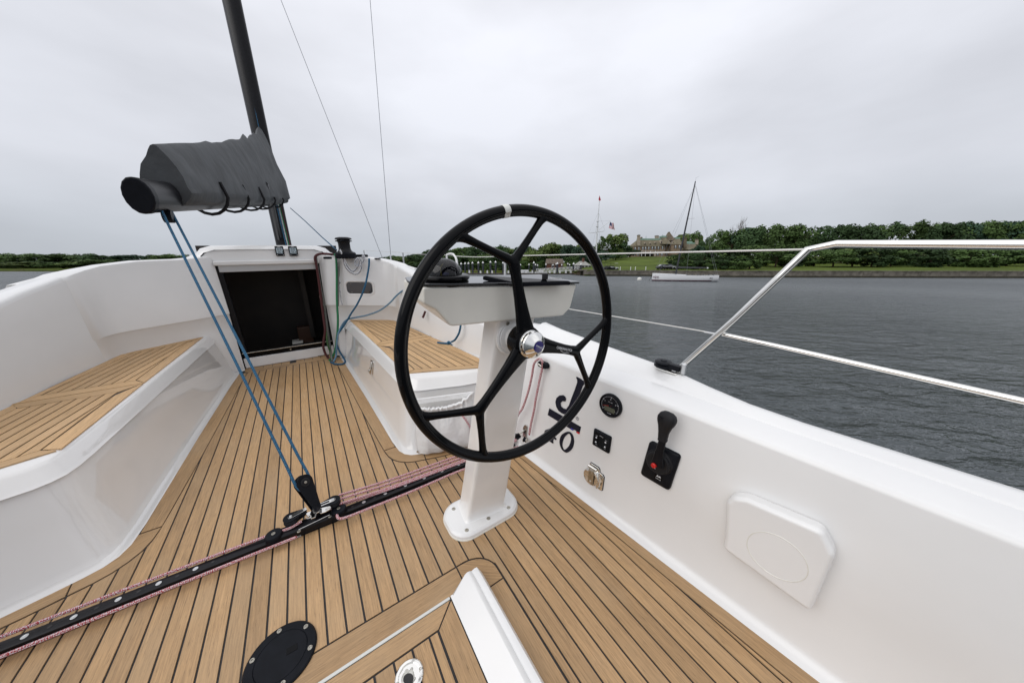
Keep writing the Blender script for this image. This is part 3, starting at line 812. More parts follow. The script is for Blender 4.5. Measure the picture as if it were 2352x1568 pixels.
def colsec(z):
    t = (z - .028) / 1.022
    fl = Vector((.455, 1.041)).lerp(Vector((.500, .822)), t); fr = Vector((.652, 1.016)).lerp(Vector((.660, .822)), t)
    bl = Vector((.472, 1.165)).lerp(Vector((.512, .935)), t); br = Vector((.650, 1.150)).lerp(Vector((.655, .935)), t)
    # chamfered, soft corners
    pts = []
    for a, b, c in ((fl, bl, fr), (fr, fl, br), (br, fr, bl), (bl, br, fl)):
        d1 = (b - a).normalized(); d2 = (c - a).normalized(); r_ = .020 if a in (fl, fr) else .012
        p1 = a + d1 * r_; p2 = a + d2 * r_
        for i in range(5):
            u = i / 4; pts.append((1 - u) ** 2 * p1 + 2 * u * (1 - u) * a + u * u * p2)
    return [Vector((p.x, p.y, z)) for p in pts]
rings = []
base = colsec(.03); cc = sum(base, Vector()) / len(base)
rings.append([cc + (p - cc) * 1.16 + Vector((0, 0, -.002)) for p in base]); rings.append([cc + (p - cc) * 1.06 + Vector((0, 0, .003)) for p in base]); rings.append([p + Vector((0, 0, .020)) for p in base])
for z in (.2, .4, .6, .8, 1.0, 1.06): rings.append(colsec(z))
MB().loft(rings).build('column', 'ped_white', ped, sharp=50)
cn = Vector((0, -1, -.211)).normalized(); c0 = Vector((.55, .8249, 1.03))
def colp(x, y, off=0): return ppl(x, y, c0, cn) + cn * off
sc0 = WC - WN * .09
flc = Vector((WC.x, .826, .992))
MB().lathe([(.064, -.006), (.063, .002), (.058, .005), (.053, .003), (.050, .006), (.036, .008), (.030, .030), (0, .030)], 48, flc, WN).build('shaft_flange', 'ped_white', ped)
for p in ((1165.5, 742), (1161.5, 778.5)): screw(ped, colp(*p, .002), cn, .0068)
MB().lathe([(.0025, 0), (0, .001)], 8, colp(1146, 801, .001), cn).build('pin_hole', 'black_rubber', ped)

# ================================================================ BINNACLE POD, COMPASS, PLOTTER
YF = .80
pod = thing('instrument_pod', 'off white instrument pod with a black top plate behind the steering wheel', 'instrument pod', (.55, .92, 1.05))
def podsec(Y, chx, k=1, nar=0):
    lft = [(.258, 1.188)] + [(p.x, p.z) for p in (py(x, y, Y) for x, y in chx)]
    base = lft + [(.760, 1.0475), (.772, 1.0485), (.802, 1.070), (.806, 1.078), (.829, 1.158)]
    return [Vector((x + (nar if x > .6 else 0), Y, z)) for x, z in base]
CHF = ((972, 697), (978, 701), (1001, 712), (1032, 747), (1041, 749.5))
CHR = ((930, 672), (939, 680), (965, 700), (996, 722), (1010, 724))
rings = [podsec(YF, CHF), podsec(.99, CHR, nar=-.01)]
# keep the top edge level with the black plate
for r_ in rings:
    r_[0].z = 1.188 + (r_[0].y - YF) * .01; r_[-1].z = 1.158 + (r_[0].y - YF) * .01
MB().loft(rings).build('housing', 'gelcoat_old', pod, bevel=.007, seg=3)
tn = (Vector((.829, YF, 1.158)) - Vector((.258, YF, 1.188))).normalized()
tu = Vector((0, 0, 1)); tpn = tn.cross(Vector((0, 1, 0))); tpn = tpn if tpn.z > 0 else -tpn
def top(x, y_, h=0): return Vector((x, y_, 1.190 - (x - .258) * .0525)) + Vector((.0, 0, h))
tp = [(.238, .86), (.250, .815), (.275, .7945), (.34, .7925), (.830, .7925), (.842, .80), (.85, .98), (.83, 1.01), (.29, 1.01), (.262, .98), (.244, .90)]
MB().prism([top(x, y_) for x, y_ in tp], (0, 0, .0075)).build('top_plate', 'screen_glass', pod, bevel=.003)
# compass
cq = py(1023, 652, .868); cq = top(cq.x, .868, -.004)
cmp_ = thing('compass', 'black domed steering compass on the left end of the instrument pod', 'compass', tuple(cq))
cr = .058
def cring(r, h, sy=1.0): return [(r, h)]
MB().lathe([(cr + .010, 0), (cr + .012, .003), (cr + .011, .012), (cr + .008, .0135), (cr + .010, .015), (cr + .0135, .018), (cr + .0145, .022), (cr + .0125, .027), (cr + .006, .030), (cr - .008, .0305)], 64, cq).build('housing', 'compass_black', cmp_)
MB().lathe([((cr - .007) * math.cos(R(a)), .029 + (cr - .008) * .93 * math.sin(R(a))) for a in range(0, 90, 6)] + [(0, .029 + (cr - .008) * .93)], 48, cq).build('dome', 'dome', cmp_)
MB().loft([[cq + Vector((math.cos(R(b_)) * (cr - .013) * math.cos(R(a)), math.sin(R(b_)) * (cr - .013) * math.cos(R(a)), .024 + (cr - .013) * .90 * math.sin(R(a)))) for b_ in range(-10, 191, 10)] for a in (0, 15, 30, 45, 60, 75, 89)], caps=False, closed=False).build('bowl', 'compass_black', cmp_)
hood = []
for a in range(0, 86, 12):
    hood.append([cq + Vector((math.cos(R(b_)) * (cr + .005) * math.cos(R(a)), math.sin(R(b_)) * (cr + .005) * math.cos(R(a)), .020 + (cr + .002) * .92 * math.sin(R(a)))) for b_ in range(25, 156, 10)])
MB().loft(hood, caps=False, closed=False).build('hood', 'compass_black', cmp_)
card = MB().lathe([(.038, .020), (.040, .026), (.036, .029), (.02, .031), (0, .031)], 40, cq).build('card', 'black_gloss', cmp_)
for i in range(24):
    a = 2 * math.pi * i / 24
    if math.sin(a) < .5: MB().box(cq + Vector((math.cos(a) * .0402, math.sin(a) * .0402, .026)), .0012, .0025, .004, a).build('card_mark', 'white_print', card)
MB().lathe([(.010, .028), (.008, .035), (0, .037)], 16, cq + Vector((.0, -.010, 0))).build('pivot', 'compass_blue', cmp_)
MB().tube([cq + Vector((-.024, -.034, .026)), cq + Vector((-.024, -.031, .052)), cq + Vector((-.013, -.024, .062))], .0013, 6).build('lubber_line', 'yellow_mark', cmp_)
MB().tube([cq + Vector((.016, -.040, .026)), cq + Vector((.016, -.040, .042))], .0013, 6).build('lubber_pin', 'white_print', cmp_)
for x in (-.026, .050): MB().lathe([(.004, 0), (.003, .002), (0, .0025)], 12, cq + Vector((x, -.056 + max(0, x) * .5, .0235))).build('cap_screw', 'chrome', cmp_)
# flat chart plotter with its cover
zt = 1.205
plc = [pz(1108, 635, 1.200), pz(1180, 651, 1.180), pz(1311, 647.5, 1.176), pz(1236, 632, 1.185)]
plt_ = thing('chart_plotter', 'flat black chart plotter lying face up on the instrument pod', 'plotter', tuple(sum(plc, Vector()) / 4))
A, B_, C_, D_ = plc
D_ = pz(1240, 631.5, 1.190)
MB().prism([A - Vector((0, 0, .011)), B_ - Vector((0, 0, .011)), C_ - Vector((0, 0, .011)), D_ - Vector((0, 0, .011))], (0, 0, .013)).build('case', 'black_plastic', plt_, bevel=.003)
ce = (A + B_ + C_ + D_) / 4
MB().prism([ce + (p - ce) * .95 + Vector((0, 0, .0022)) for p in (A, B_, C_, D_)], (0, 0, .001)).build('screen', 'screen_glass', plt_)
kc = pz(1252, 631, 1.202)
MB().lathe([(.010, -.014), (.010, .002), (.009, .004), (0, .004)], 24, kc).build('knob', 'black_rubber', plt_)
MB().tube([kc + Vector((.014, -.005, -.012)), kc + Vector((.06, -.015, -.014))], .0015, 6).build('cover_cord', 'galv', plt_)

# ================================================================ COAMING WALL FITTINGS
WP0 = Vector((1.0656, 1.0, .3)); WT = Vector((.102, -1, 0)).normalized(); WV = Vector((.028, 0, 1)).normalized()
WNN = WV.cross(WT).normalized(); WNN = WNN if WNN.x < 0 else -WNN
WV = (WV - WT * WV.dot(WT)).normalized()
def wall(x, y, off=0): return ppl(x, y, WP0 + WNN * off, WNN)
def c5(x, y): return ((1740 + x / 4.356) / 1.306, (1120 + y / 4.356) / 1.306)
def c8(x, y): return ((1600 + x / 2.529) / 1.306, (1000 + y / 2.529) / 1.306)
def c52(x, y): return ((1520 + x / 5.227) / 1.306, (1200 + y / 5.227) / 1.306)
def c7(x, y): return ((1400 + x / 3.92) / 1.306, (900 + y / 3.92) / 1.306)
def wloc(p, o): return (p - o).dot(WT), (p - o).dot(WV)
# tachometer
L_, R_, T_, Bt = [wall(*c5(*p), .012) for p in ((247, 400), (541, 440), (385, 264), (400, 580))]
tc_ = (L_ + R_ + T_ + Bt) / 4; tr = ((R_ - L_).length + (T_ - Bt).length) / 4 * .96
tac = thing('tachometer', 'round black rev counter gauge in the white coaming wall above a small key panel', 'gauge', tuple(tc_))
b_ = tc_ - WNN * .012
MB().lathe([(tr, 0), (tr, .012), (tr * .97, .016), (tr * .92, .017), (tr * .86, .012)], 56, b_, WNN).build('bezel', 'black_plastic', tac)
MB().lathe([(tr * .88, .0115), (0, .0115)], 48, b_, WNN).build('dial', 'black_gloss', tac)
def dq(a, r, d=.0122): return b_ + (WT * math.cos(a) + WV * math.sin(a)) * tr * r + WNN * d
a0, a1 = R(215), R(-35)
mk = MB()
for i in range(36):
    a = a0 + (a1 - a0) * i / 35; big = i % 9 == 0
    p, q = dq(a, .80), dq(a, .68 if big else .73); t_ = (q - p).normalized(); w_ = t_.cross(WNN) * (.0009 if big else .0004)
    mk.prism([p - w_, p + w_, q + w_, q - w_], WNN * .0002)
mk.build('scale', 'white_print', tac)
for i in range(5): text('numeral', str(i), .0095, 'white_print', tac, dq(a0 + (a1 - a0) * i / 4, .56, .0124), WT, WV, .0001)
text('dial_lettering', 'RPM X 1000', .0042, 'white_print', tac, dq(R(90), .30, .0124), WT, WV, .0001)
text('dial_lettering', 'YANMAR', .0050, 'white_print', tac, dq(R(270), .70, .0124), WT, WV, .0001)
MB().prism([b_ + WT * x + WV * (y - tr * .34) + WNN * .0122 for x, y in rrect(tr * .95, tr * .42, .004)], WNN * .0004).build('lcd', 'lcd', tac)
nd1 = dq(R(196), .66, .0135); nd0 = dq(R(16), .12, .0135); w_ = WV * .0009
MB().prism([nd0 - w_, nd0 + w_, nd1 + w_ * .4, nd1 - w_ * .4], WNN * .0006).build('needle', 'needle', tac)
MB().lathe([(.006, .012), (.005, .0155), (0, .016)], 16, b_, WNN).build('needle_cap', 'black_plastic', tac)
# key panel
q = [wall(*c5(*p), .008) for p in ((203, 722), (415, 845), (367, 1043), (141, 912))]
kp = sum(q, Vector()) / 4; kw = ((q[1] - q[0]).length + (q[2] - q[3]).length) / 2; kh = ((q[0] - q[3]).length + (q[1] - q[2]).length) / 2
key = thing('engine_panel', 'small square black engine start panel with four buttons on the coaming wall', 'panel', tuple(kp))
kb = kp - WNN * .008
def kq(x, y, d): return kb + WT * x + WV * y + WNN * d
MB().loft([[kq(x, y, 0) for x, y in rrect(kw, kh, .006)], [kq(x, y, .008) for x, y in rrect(kw, kh, .006)], [kq(x, y, .012) for x, y in rrect(kw - .008, kh - .008, .004)]]).build('case', 'black_plastic', key, sharp=60)
MB().prism([kq(x, y, .0122) for x, y in rrect(kw * .80, kh * .80, .002)], WNN * .0004).build('label_plate', 'black_gloss', key)
for x, y in ((-.28, .08), (-.28, -.20), (.26, .08), (.26, -.20)):
    MB().lathe([(.0042, .0124), (.0042, .0132), (.0030, .0134), (.0028, .0128), (0, .0128)], 16, kq(x * kw, y * kh, 0), WNN).build('button', 'white_print', key)
text('lettering', 'YANMAR', .0052, 'white_print', key, kq(0, kh * .29, .0128), WT, WV, .0001)
for s_, x, y in (('POWER', -.27, .19), ('START', .27, .19), ('GLOW', -.24, -.32), ('STOP', .27, -.32)): text('lettering', s_, .0036, 'white_print', key, kq(x * kw, y * kh, .0128), WT, WV, .0001)
# throttle
q = [wall(*c5(*p), .014) for p in ((915, 885), (1300, 1085), (1160, 1532), (783, 1312))]
kp = sum(q, Vector()) / 4; kw = ((q[1] - q[0]).length + (q[2] - q[3]).length) / 2 * 1.02; kh = ((q[0] - q[3]).length + (q[1] - q[2]).length) / 2 * 1.02
thr = thing('throttle_lever', 'black engine throttle with an upright rubber grip and a red button on the coaming wall', 'throttle', tuple(kp))
kb = kp - WNN * .014
sk = ((q[0] + q[1]) / 2 - (q[2] + q[3]) / 2).dot(WT) / kh
def tq(x, y, d): return kb + WT * (x + y * sk) + WV * y + WNN * d
MB().loft([[tq(x, y, 0) for x, y in rrect(kw, kh, .014)], [tq(x, y, .011) for x, y in rrect(kw, kh, .014)], [tq(x, y, .016) for x, y in rrect(kw - .012, kh - .012, .010)]]).build('plate', 'black_plastic', thr, sharp=60)
pv = wall(*c5(1020, 1165), .03); rb = .047
MB().lathe([(rb + .008, -.016), (rb + .006, -.008), (rb, -.004), (rb, .006), (rb - .004, .010), (0, .010)], 48, pv, WNN).build('boss', 'black_rubber', thr)
def axs(p, off): return wall(*c5(*p), off)
P = [axs((1010, 1190), .050), axs((1022, 1100), .056), axs((1050, 980), .062), axs((1080, 870), .066)]
def slab(P, ws, ts):
    rings = []
    for i, p in enumerate(P):
        t = (P[min(i + 1, len(P) - 1)] - P[max(0, i - 1)]).normalized(); sd = t.cross(WNN).normalized(); nn = sd.cross(t); nn = nn if nn.dot(WNN) > 0 else -nn
        rings.append([p + sd * (ws[i] * math.copysign(abs(math.cos(a)) ** .6, math.cos(a))) + nn * (ts[i] * math.copysign(abs(math.sin(a)) ** .6, math.sin(a))) for a in [2 * math.pi * k / 24 for k in range(24)]])
    return rings
MB().loft(slab(P, [.026, .019, .015, .013], [.009, .009, .009, .009]), sharp=70).build('arm', 'black_plastic', thr)
G = [axs(p, .068) for p in ((1078, 872), (1082, 840), (1095, 760), (1112, 690), (1124, 650), (1134, 612), (1142, 575), (1150, 540), (1155, 516), (1158, 502))]
grip = MB().loft(slab(G, [.017, .0165, .019, .0245, .0300, .0335, .0335, .0285, .019, .006], [.014, .014, .015, .018, .021, .022, .021, .018, .013, .005]), sharp=70).build('grip', 'black_rubber', thr)
for i in range(3):
    for j in range(3):
        p = axs((1050 + i * 18 - j * 4, 570 + j * 20 + i * 6), .0885)
        MB().lathe([(.0028, -.004), (.0026, .0008), (0, .0014)], 8, p, WNN).build('grip_dimple', 'black_plastic', grip)
MB().lathe([(.0105, -.004), (.0100, .008), (.007, .0095), (.006, .007), (0, .007)], 20, axs((968, 1194), .058), WNN).build('neutral_button', 'red_button', thr)
MB().prism([tq(x + .012, y - kh * .30, .0162) for x, y in rrect(.030, .024, .001)], WNN * .0003).build('badge', 'black_gloss', thr)
text('lettering', 'YANMAR', .0055, 'white_print', thr, tq(.012, -kh * .335, .0168), WT, WV, .0001)
for dx in (-.005, .004):
    MB().prism([tq(.012 + dx + x, -kh * .275 + y, .0166) for x, y in ((-.005, -.004), (0, .001), (.005, -.004), (.002, .006), (-.002, .006))], WNN * .0002).build('emblem', 'yellow_mark' if False else 'white_print', thr)
for s_, p in (('A', (898, 1168)), ('N', (978, 1240)), ('F', (1010, 1208))):
    text('lettering', s_, .0065, 'white_print', thr, axs(p, .0405 if s_ != 'A' else .0168), WT, WV, .0001)
# chrome socket cover
sc_ = wall(*c8(452, 1080), .01)
soc = thing('socket_cover', 'polished chrome manual pump socket with a hinged round lid low on the coaming wall', 'socket cover', tuple(sc_))
def sq(x, y, d): return sc_ + WT * x * 1.12 + WV * y * 1.12 + WNN * (d - .01)
pl_ = [(-.028, .048), (-.022, .056), (.018, .056), (.026, .050), (.028, .036), (.046, .032), (.052, .024), (.052, -.044), (.044, -.052), (.020, -.050), (-.02, .01)]
MB().prism([sq(x, y, 0) for x, y in pl_], WNN * .007).build('plate', 'chrome', soc, bevel=.002)
MB().prism([sq(x * 1.04 + .0005, y * 1.04, -.0) for x, y in pl_], WNN * .002).build('gasket', 'black_rubber', soc)
MB().lathe([(.046, 0), (.046, .012), (.043, .017), (.036, .0185), (.034, .0175), (0, .0175)], 56, sq(-.006, -.006, .004), WNN).build('lid', 'chrome', soc)
MB().tube([sq(-.024, .046, .018), sq(.020, .046, .018)], .0075, 16).build('hinge', 'chrome', soc)
MB().loft([[sq(x, y, d) for x, d in ((-.016, e_), (.012, e_), (.012, e_ + .003), (-.016, e_ + .003))] for y, e_ in ((.050, .023), (.036, .027), (.010, .0245), (-.034, .0235))], smooth=False).build('strap', 'steel', soc, bevel=.001)
MB().lathe([(.006, 0), (.006, .002), (.003, .003), (0, .003)], 16, sq(-.002, -.024, .0265), WNN).build('rivet', 'chrome', soc)
MB().tube([sq(.018 + .024 * math.cos(R(a)), .0 + .046 * math.sin(R(a)), .020) for a in range(50, -61, -10)], .004, 8).build('spring_arm', 'chrome', soc)
for x, y in ((-.018, .040), (.043, .016), (.036, -.040)): screw(soc, sq(x, y, .007), WNN, .0065)
# letters J/40
jl = thing('model_lettering', 'dark navy J over 40 lettering printed on the white coaming wall behind the wheel rim', 'lettering', tuple(wall(1300, 960)))
def wp2(pts, nm, m, d=.0008):
    P = [wall(*p, .0012) for p in pts]
    o = MB().prism(P, WNN * d); return o.build(nm, m, jl)
Jp = [(1285, 905), (1297, 900), (1345, 925), (1400, 968), (1412, 985), (1385, 985), (1368, 1005), (1340, 1080), (1300, 1190), (1260, 1275), (1215, 1325), (1165, 1345), (1120, 1330), (1080, 1300), (1052, 1250), (1043, 1195), (1055, 1150), (1090, 1120), (1135, 1115), (1163, 1138), (1168, 1165), (1160, 1190), (1125, 1186), (1104, 1205), (1108, 1245), (1135, 1270), (1170, 1280), (1200, 1240), (1240, 1130), (1275, 1040), (1300, 965), (1298, 935)]
wp2([c7(*p) for p in Jp], 'letter_j', 'navy_print')
wp2([c52(*p) for p in ((668, 126), (1166, 418), (1138, 530), (1092, 502), (1090, 478), (1055, 460), (1040, 472), (1005, 452), (642, 230))], 'slash_bar', 'navy_print')
wp2([c52(*p) for p in ((1098, 486), (1148, 510), (1138, 532), (1092, 506))], 'red_flash', 'red_print', .0010)
wp2([c52(*p) for p in ((1010, 430), (1048, 452), (1040, 474), (1003, 454))], 'blue_flash', 'blue_print', .0010)
def ringp(outer, inner, nm, m, d=.0008):
    import itertools
    n_ = 40
    def res(pts):
        P = bez([Vector((*c52(*p), 0)) for p in pts], 8, True); k = len(P); return [P[int(i * k / n_)] for i in range(n_)]
    O, I = res(outer), res(inner); mb = MB()
    for i in range(n_):
        j = (i + 1) % n_; mb.prism([wall(O[i].x, O[i].y, .0012), wall(O[j].x, O[j].y, .0012), wall(I[j].x, I[j].y, .0012), wall(I[i].x, I[i].y, .0012)], WNN * d)
    return mb.build(nm, m, jl)
ringp([(960, 490), (1030, 530), (1058, 640), (1030, 755), (945, 820), (865, 770), (828, 660), (858, 545)], [(975, 522), (1002, 560), (1008, 620), (975, 715), (912, 773), (884, 745), (874, 680), (908, 580)], 'numeral_0', 'navy_print')
wp2([c52(*p) for p in ((790, 470), (770, 508), (755, 572), (784, 606), (770, 622), (740, 602), (724, 640), (736, 664), (720, 676), (640, 618), (655, 602), (680, 612), (700, 570), (590, 500), (600, 470), (790, 400))], 'numeral_4', 'navy_print')
rc = wall(*c52(1107, 284), .0012)
MB().tube([rc + (WT * math.cos(2 * math.pi * i / 32) + WV * math.sin(2 * math.pi * i / 32)) * .0092 for i in range(32)], .0009, 5, closed=True).build('registered_ring', 'navy_print', jl)
text('registered_letter', 'R', .0125, 'navy_print', jl, rc, WT, WV, .0003)
# white moulded box low on the coaming, cut by the right edge
q0 = wall(1660, 1259, .05); q1_ = wall(1670, 1140, .05); bh_ = (q1_ - q0).dot(WV); bs_ = (q1_ - q0).dot(WT); q2_ = wall(1697, 1286, .05); bb_ = (q2_ - q0).dot(WV) / max(.01, (q2_ - q0).dot(WT))
cov = thing('locker_cover', 'white moulded locker cover with a round mark, low on the coaming at the right edge', 'cover', tuple(q0))
def vq(x, y, d): return q0 + WT * x + WV * y + WNN * (d - .05)
ol = [(0, 0), (.24, .24 * bb_), (.24, bh_ + .24 * bb_ + .02), (.20, bh_ + .05), (bs_ + .05, bh_ + .03), (bs_ + .015, bh_ + .012), (bs_, bh_ - .02), (bs_ * .2, .06)]
MB().prism([vq(x, y, 0) for x, y in ol], WNN * .055).build('box', 'gelcoat', cov, bevel=.016, seg=4)
MB().tube([vq(.13 + .075 * math.cos(R(a)), .5 * bh_ + .065 * bb_ + .075 * math.sin(R(a)), .0552) for a in range(0, 360, 12)], .0012, 5, closed=True).build('round_mark', 'gelcoat_old', cov)
# fairlead and red line
f0 = wall(*((1480 + 1170 / 7.84) / 1.306, (940 + 1205 / 7.84) / 1.306), .012)
fl_ = thing('fairlead', 'black oval rope fairlead on the coaming wall under the wheel hub', 'fairlead', tuple(f0))
def fq(x, y, d): return f0 + WT * x + WV * (y) + WNN * (d - .012)
MB().loft([[fq(x * k, y * k, d) for x, y in rrect(.075, .034, .0169)] for d, k in ((0, 1.03), (.006, 1.03), (.010, .96), (.022, .95), (.026, .85))]).build('body', 'black_plastic', fl_, sharp=50)
MB().tube([fq(-.022, .002, .030), fq(.006, -.004, .030)], .0055, 10).build('pin', 'steel', fl_)
R1 = [(890, 720), (862, 690), (820, 708), (788, 760), (768, 880), (736, 1030), (700, 1150), (652, 1280), (612, 1335), (560, 1450), (530, 1560)]
mb = MB().tube(bez([wall(*c7(*p), .035 + .0 * i) for i, p in enumerate(R1)], 6), .0066, 8)
o = mb.build('control_line', 'rope_red', None); tag(o, 'red and white line looping left out of the coaming fairlead and down behind the pedestal', 'rope', 'red and white traveller lines')
R2 = [(880, 700), (892, 740), (890, 790), (870, 880), (845, 1000), (815, 1150), (790, 1300), (757, 1450), (735, 1580)]
mb = MB().tube(bez([wall(*c7(*p), .022) for p in R2], 6), .0066, 8)
o = mb.build('control_line', 'rope_red', None); tag(o, 'red and white line hanging straight from the coaming fairlead to the foot block', 'rope', 'red and white traveller lines')
bk = wall(*c52(300, 625), .03)
blk = thing('foot_block', 'small steel cheeked turning block on the coaming foot behind the wheel rim', 'block', tuple(bk))
ax = (WNN * .35 + WT * -.9).normalized()
MB().lathe([(.014, -.008), (.017, -.008), (.013, 0), (.017, .008), (.014, .008)], 24, bk - WT * .006, ax).build('sheave', 'black_plastic', blk)
for d in (-.011, .011): MB().lathe([(.015, -.001), (.015, .001), (0, .001)], 24, bk - WT * .006 + ax * d, ax, sy=1.25).build('cheek', 'steel', blk)
MB().prism([wall(*c52(*p), .004) for p in ((285, 385), (310, 385), (322, 410), (305, 570), (285, 580), (255, 560), (262, 420))], WNN * .004).build('back_plate', 'steel', blk, bevel=.0015)
MB().tube([wall(*c52(275, 470), .010), wall(*c52(235, 500), .030), wall(*c52(195, 520), .045)], .005, 8).build('stem', 'steel', blk)
cl_ = wall(*c52(155, 565), .05)
cj = thing('cam_cleat', 'black cam cleat gripping a red line just right of the pedestal', 'cleat', tuple(cl_))
MB().box(cl_, .035, .05, .016, R(20)).build('body', 'black_plastic', cj, bevel=.004)
for s_ in (-1, 1): MB().lathe([(.009, 0), (.009, .014), (.004, .016), (0, .016)], 14, cl_ + Vector((s_ * .011, -.008, .006))).build('cam', 'black_anod', cj)

# ================================================================ MAINSHEET TRAVELLER
trk = thing('traveller_track', 'black aluminium traveller track bolted across the teak cockpit floor', 'track', (.2, 1.43, 0))
TA = pz(653, 1240, .02) ; TB = pz(1070, 1071, .02)
td_ = (TB - TA); td_.z = 0; td_.normalize(); tn_ = Vector((-td_.y, td_.x, 0))
tbase = Vector((TA.x, TA.y + .028, 0)) - td_ * 0
XL, XRr = -1.3, 1.25
def tk(s_, n_, z): return tbase + td_ * s_ + tn_ * n_ + Vector((0, 0, z))
sec_ = [(-.024, 0), (-.024, .010), (-.013, .013), (-.013, .018), (-.021, .021), (-.021, .029), (-.017, .031), (.017, .031), (.021, .029), (.021, .021), (.013, .018), (.013, .013), (.024, .010), (.024, 0)]
MB().loft([[tk(s_, n_, z) for n_, z in sec_] for s_ in (XL, XRr)], smooth=False).build('rail', 'black_anod', trk, bevel=.001)
x = -1.25
k = 0
s0 = (pz(835, 1150, .031) - tbase).dot(td_)
for i in range(-10, 10):
    s_ = s0 + i * .1045
    if s_ < XL or s_ > XRr or -.26 < s_ < .16: continue
    MB().lathe([(.0085, .0), (.0085, .0012), (.0065, .0016), (.0035, .0010), (0, .0004)], 16, tk(s_, 0, .031), (0, 0, 1)).build('bolt', 'galv', trk)
    MB().lathe([(.0055, 0), (.0055, .0006), (0, .0006)], 14, tk(s_ + .052, 0, .031), (0, 0, 1)).build('stop_hole', 'caulk', trk)
MB().box(tk(-.55, -.0245, .006), 1.2, .002, .004, math.atan2(td_.y, td_.x)).build('red_stripe', 'red_print', trk)
def S(x, y, z=.04): 
    p = pz(x, y, z) - tbase; return p.dot(td_), p.dot(tn_)
car = thing('traveller_car', 'black traveller car with polished shackle plates and end sheaves at the left edge', 'traveller car', tuple(tk(S(700, 1190)[0], 0, .03)))
cs0, cs1 = S(655, 1225)[0] - .03, S(790, 1175)[0]
MB().loft([[tk(s_, n_, z) for n_, z in ((-.030, .016), (-.030, .040), (-.022, .047), (.022, .047), (.030, .040), (.030, .016))] for s_ in (cs0, cs1 - .02)], smooth=False).build('body', 'black_anod', car, bevel=.003)
for s_ in (cs0 - .01, cs1 - .02):
    MB().lathe([(.033, -.014), (.034, -.006), (.034, .006), (.030, .012), (0, .013)], 36, tk(s_, -.006, .046)).build('end_sheave', 'black_plastic', car)
    screw(car, tk(s_, -.006, .059), (0, 0, 1), .008)
for a, b in ((S(686, 1216, .06)), (S(757, 1180, .06))), : pass
s1, n1 = S(686, 1216, .055); s2, n2 = S(757, 1182, .055)
screw(car, tk(s1, n1, .047), (0, 0, 1), .008); screw(car, tk(s2, n2, .047), (0, 0, 1), .008)
MB().tube([tk(s1, n1, .056), tk(s2, n2, .056)], .0016, 6).build('wire_stay', 'galv', car)
# shackle plate between the two control blocks
def blockat(x, y, x2, y2, z=.075, nm='control_block', lab=''):
    a = pz(x, y, z); b = pz(x2, y2, z)          # sheave centre, becket end
    t = thing(nm, lab, 'block', tuple(a), 'pair of control blocks on the traveller car'); d = (b - a).normalized(); e_ = Vector((-d.y, d.x, 0))
    L = (b - a).length
    for zz in (-.010, .010):
        pts = [a + e_ * (.031 * math.cos(R(q))) - d * (.031 * math.sin(R(q))) for q in range(0, 181, 15)] + [b - e_ * .009, b + e_ * .009]
        MB().prism([p + Vector((0, 0, zz - .002)) for p in pts], (0, 0, .004)).build('cheek', 'black_plastic', t, bevel=.001)
    MB().lathe([(.018, -.009), (.027, -.008), (.022, 0), (.027, .008), (.018, .009)], 28, a).build('sheave', 'black_anod', t)
    # steel strap with slot
    o1 = [a + e_ * (.011 * math.cos(R(q))) - d * (.011 * math.sin(R(q))) for q in range(0, 181, 20)]
    sl = o1 + [b - e_ * .010, b + e_ * .010]
    MB().prism([p + Vector((0, 0, .0122)) for p in sl], (0, 0, .002)).build('strap', 'chrome', t, bevel=.0005)
    s1_, s2_ = a + d * .016, a + d * (L * .78)
    MB().prism([s1_ + e_ * .0055 + Vector((0, 0, .0143)), s1_ - e_ * .0055 + Vector((0, 0, .0143)), s2_ - e_ * .0055 + Vector((0, 0, .0143)), s2_ + e_ * .0055 + Vector((0, 0, .0143))][::-1], (0, 0, .0004)).build('slot', 'caulk', t)
    MB().lathe([(.006, .014), (.005, .0175), (0, .018)], 14, a).build('pin', 'galv', t)
    return a
ba = blockat(766, 1152, 727, 1168, lab='black control block with a steel strap right of the traveller car shackle')
bb = blockat(669, 1191, 705, 1172, lab='black control block with a steel strap left of the traveller car shackle')
spx = [(708, 1187), (703, 1181), (707, 1177), (722, 1172), (731, 1158), (737, 1156), (745, 1165), (757, 1163), (759, 1170), (748, 1176), (736, 1180), (733, 1176), (727, 1179), (725, 1188), (715, 1192)]
MB().prism([pz(x, y, .080) for x, y in spx], (0, 0, .004)).build('shackle_plate', 'chrome', car, bevel=.001)
for x, y in ((709, 1186), (754, 1167)): MB().tube([pz(x, y, .088) + Vector((.010 * math.cos(q), .010 * math.sin(q), 0)) for q in [i * math.pi / 8 for i in range(16)]], .0016, 6, closed=True).build('ring_pin', 'chrome', car)
MB().lathe([(.014, 0), (.014, .03), (.010, .034), (0, .034)], 20, pz(729, 1182, .05)).build('swivel_post', 'black_anod', car)
# mainsheet block with blue sheet
mbk = thing('mainsheet_block', 'black ratchet mainsheet block standing on the traveller car with the blue sheet through it', 'block', tuple(pz(727, 1172, .08)))
m0 = pz(697, 1106, .0); P1 = py(697, 1108, 1.52); P2 = pz(727, 1168, .085)
ad = (P1 - P2).normalized(); sd = ad.cross(Vector((.55, -.8, .1))).normalized(); fn = sd.cross(ad).normalized()
sh = P1 + ad * .0
for d in (-.013, .013):
    pts = [sh + sd * (.036 * math.cos(R(q))) + ad * (.036 * math.sin(R(q))) for q in range(0, 181, 15)] + [P2 - sd * .016, P2 + sd * .016]
    MB().prism([p + fn * (d - .002) for p in pts], fn * .004).build('cheek', 'black_plastic', mbk, bevel=.0015)
MB().lathe([(.015, -.010), (.031, -.009), (.025, 0), (.031, .009), (.015, .010)], 32, sh, fn).build('sheave', 'black_anod', mbk)
